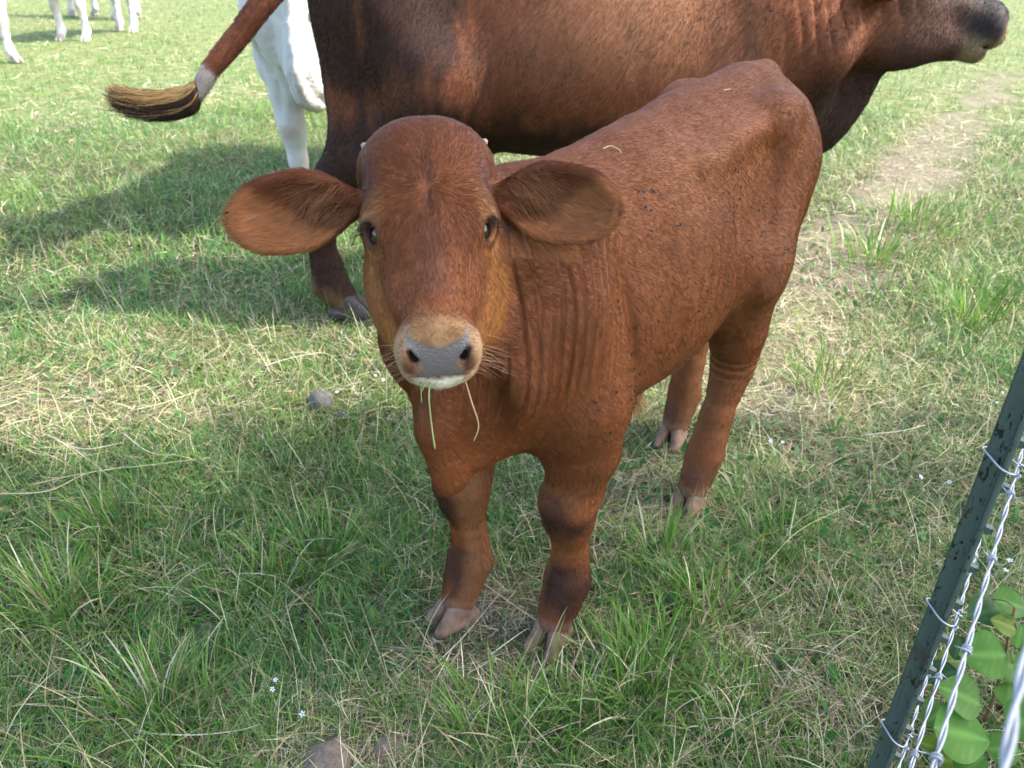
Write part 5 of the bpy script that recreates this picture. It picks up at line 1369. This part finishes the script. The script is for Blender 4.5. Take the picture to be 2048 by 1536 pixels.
    def put(pos, nor, s, lab, grp):
        o = bpy.data.objects.new('fly', fly); COL.objects.link(o); z = Vector(nor); q = z.to_track_quat('Z', 'Y')
        o.location = tuple(pos + nor * .0035); o.rotation_mode = 'QUATERNION'; o.rotation_quaternion = q @ Matrix.Rotation(rg.random() * 6, 3, 'Z').to_quaternion(); o.scale = (s,) * 3
        tag(o, lab, 'fly', grp)
    Q = (CV - CO) @ CM
    near = np.linalg.norm(CV - h2w((0, .03, -.07)), axis=1) < .3
    w = np.where((CN @ CL > .25) & (Q[:, 0] < -.02) & (Q[:, 0] > -.65) & (Q[:, 2] > .46) & (Q[:, 2] < .86) & ~near, 1.0, 0) * (.15 + sstep(.5, .75, fbm(CV, 7, 77, 2)))
    f, b = face_sample(CV, CFc, 125, w, rg)
    for i in range(125): put((CV[CFc[f[i]]] * b[i][:, None]).sum(0), unit((CN[CFc[f[i]]] * b[i][:, None]).sum(0)), .55 + .4 * rg.random(), 'small dark fly sitting on the calf\'s side', 'flies on the calf')
    w = np.where((MN[:, 1] < -.3) & (MV[:, 0] > .0) & (MV[:, 0] < .62) & (MV[:, 2] > .9), 1.0, 0) * (.1 + sstep(.45, .7, fbm(MV, 4, 78, 2)))
    f, b = face_sample(MV, MF, 60, w, rg); off = np.array(mroot.location)
    for i in range(60): put((MV[MF[f[i]]] * b[i][:, None]).sum(0) + off, unit((MN[MF[f[i]]] * b[i][:, None]).sum(0)), .9 + .5 * rg.random(), 'small dark fly sitting on the big cow\'s shoulder or ribs', 'flies on the cow')
M_STRAWG = principled('flower_stalk', (.09, .17, .04), .6, .2)
def curves_obj(name, X, rad, col):
    n, m = X.shape[:2]
    cu = bpy.data.hair_curves.new(name); cu.add_curves([m] * n); cu.attributes['position'].data.foreach_set('vector', X.astype(np.float32).ravel())
    ra = cu.attributes.get('radius') or cu.attributes.new('radius', 'FLOAT', 'POINT'); ra.data.foreach_set('value', np.tile(np.linspace(1, .35, m) * rad, n).astype(np.float32))
    a = cu.attributes.new('hcol', 'FLOAT_COLOR', 'CURVE'); a.data.foreach_set('color', np.concatenate([col, np.ones((n, 1))], 1).astype(np.float32).ravel())
    cu.materials.append(M_HAIR); o = bpy.data.objects.new(name, cu); COL.objects.link(o); return o
# ------------------------------------------------------------------ the tree whose shade covers the calf
def build_tree():
    rg = np.random.default_rng(9)
    root = empty('shade_tree', (10.4, -1.62, 0)); tag(root, 'leafy shade tree beside the fence, its shadow lying over the calf', 'tree')
    tr = catmull([(0, 0, -.2), (.1, .02, 2.4), (-.1, .1, 5.0), (-.3, .1, 7.4), (-.2, .1, 9.6)], 6)
    parts = [tube(tr, np.linspace(.26, .08, len(tr)), 12)]
    cen = []
    for k in range(16):
        a = rg.random() * 2 * PI; st = tr[int(8 + rg.random() * 14)]; e = np.array([-.9, .1, 9.9]) + np.array([math.cos(a) * (1.4 + 2.2 * rg.random()), math.sin(a) * (1 + 1.2 * rg.random()), rg.normal(0, .9)])
        b = catmull([st, (st + e) / 2 + [0, 0, .25], e], 5); parts.append(tube(b, np.linspace(.055, .012, len(b)), 6)); cen.append(e)
    V, F = merge(parts); link('trunk', clean_quads('trunk', V, F, True, M_BARK), None).parent = root
    n = 19000
    d = rg.normal(0, 1, (n, 3)); d /= np.linalg.norm(d, axis=1)[:, None]; r = rg.random(n) ** (1 / 2.4)
    P = np.array([-1.2, .15, 10.1]) + d * r[:, None] * np.array([4.4, 2.5, 1.9])
    lump = fbm(P, .8, 5, 2); k = lump > .16 + .30 * r ** 3; P = P[k]; n = len(P)
    ax = rg.normal(0, 1, (n, 3)); ax[:, 2] *= .5; ax /= np.linalg.norm(ax, axis=1)[:, None]; b = np.cross(ax, rg.normal(0, .35, (n, 3)) + [0, 0, 1.0]); b /= np.linalg.norm(b, axis=1)[:, None]
    L = (.10 + .07 * rg.random(n))[:, None]
    V = np.stack([P - ax * L, P + b * L * .42, P + ax * L, P - b * L * .42], 1).reshape(-1, 3); F = np.arange(n * 4).reshape(-1, 4)
    me = mesh_np('crown', V, F, False, M_GRASS); set_attr(me, 'gcol', np.repeat(np.array([.06, .12, .03]) * (.7 + .6 * rg.random((n, 1))), 4, 0))
    link('crown', me, None).parent = root
# ------------------------------------------------------------------ build
def lap(s): print('%-10s %.1fs' % (s, time.time() - T0))
build_ground(); build_grass(); lap('grass')
calf_root, CV, CFc, CN = build_calf(); lap('calf')
mother_root, MV, MF, MN = build_mother(); lap('mother')
build_white_cows(); lap('white')
build_fence(); build_sapling(); build_tree()
build_small(CV, CFc, CN, MV, MF, MN, mother_root); lap('done')
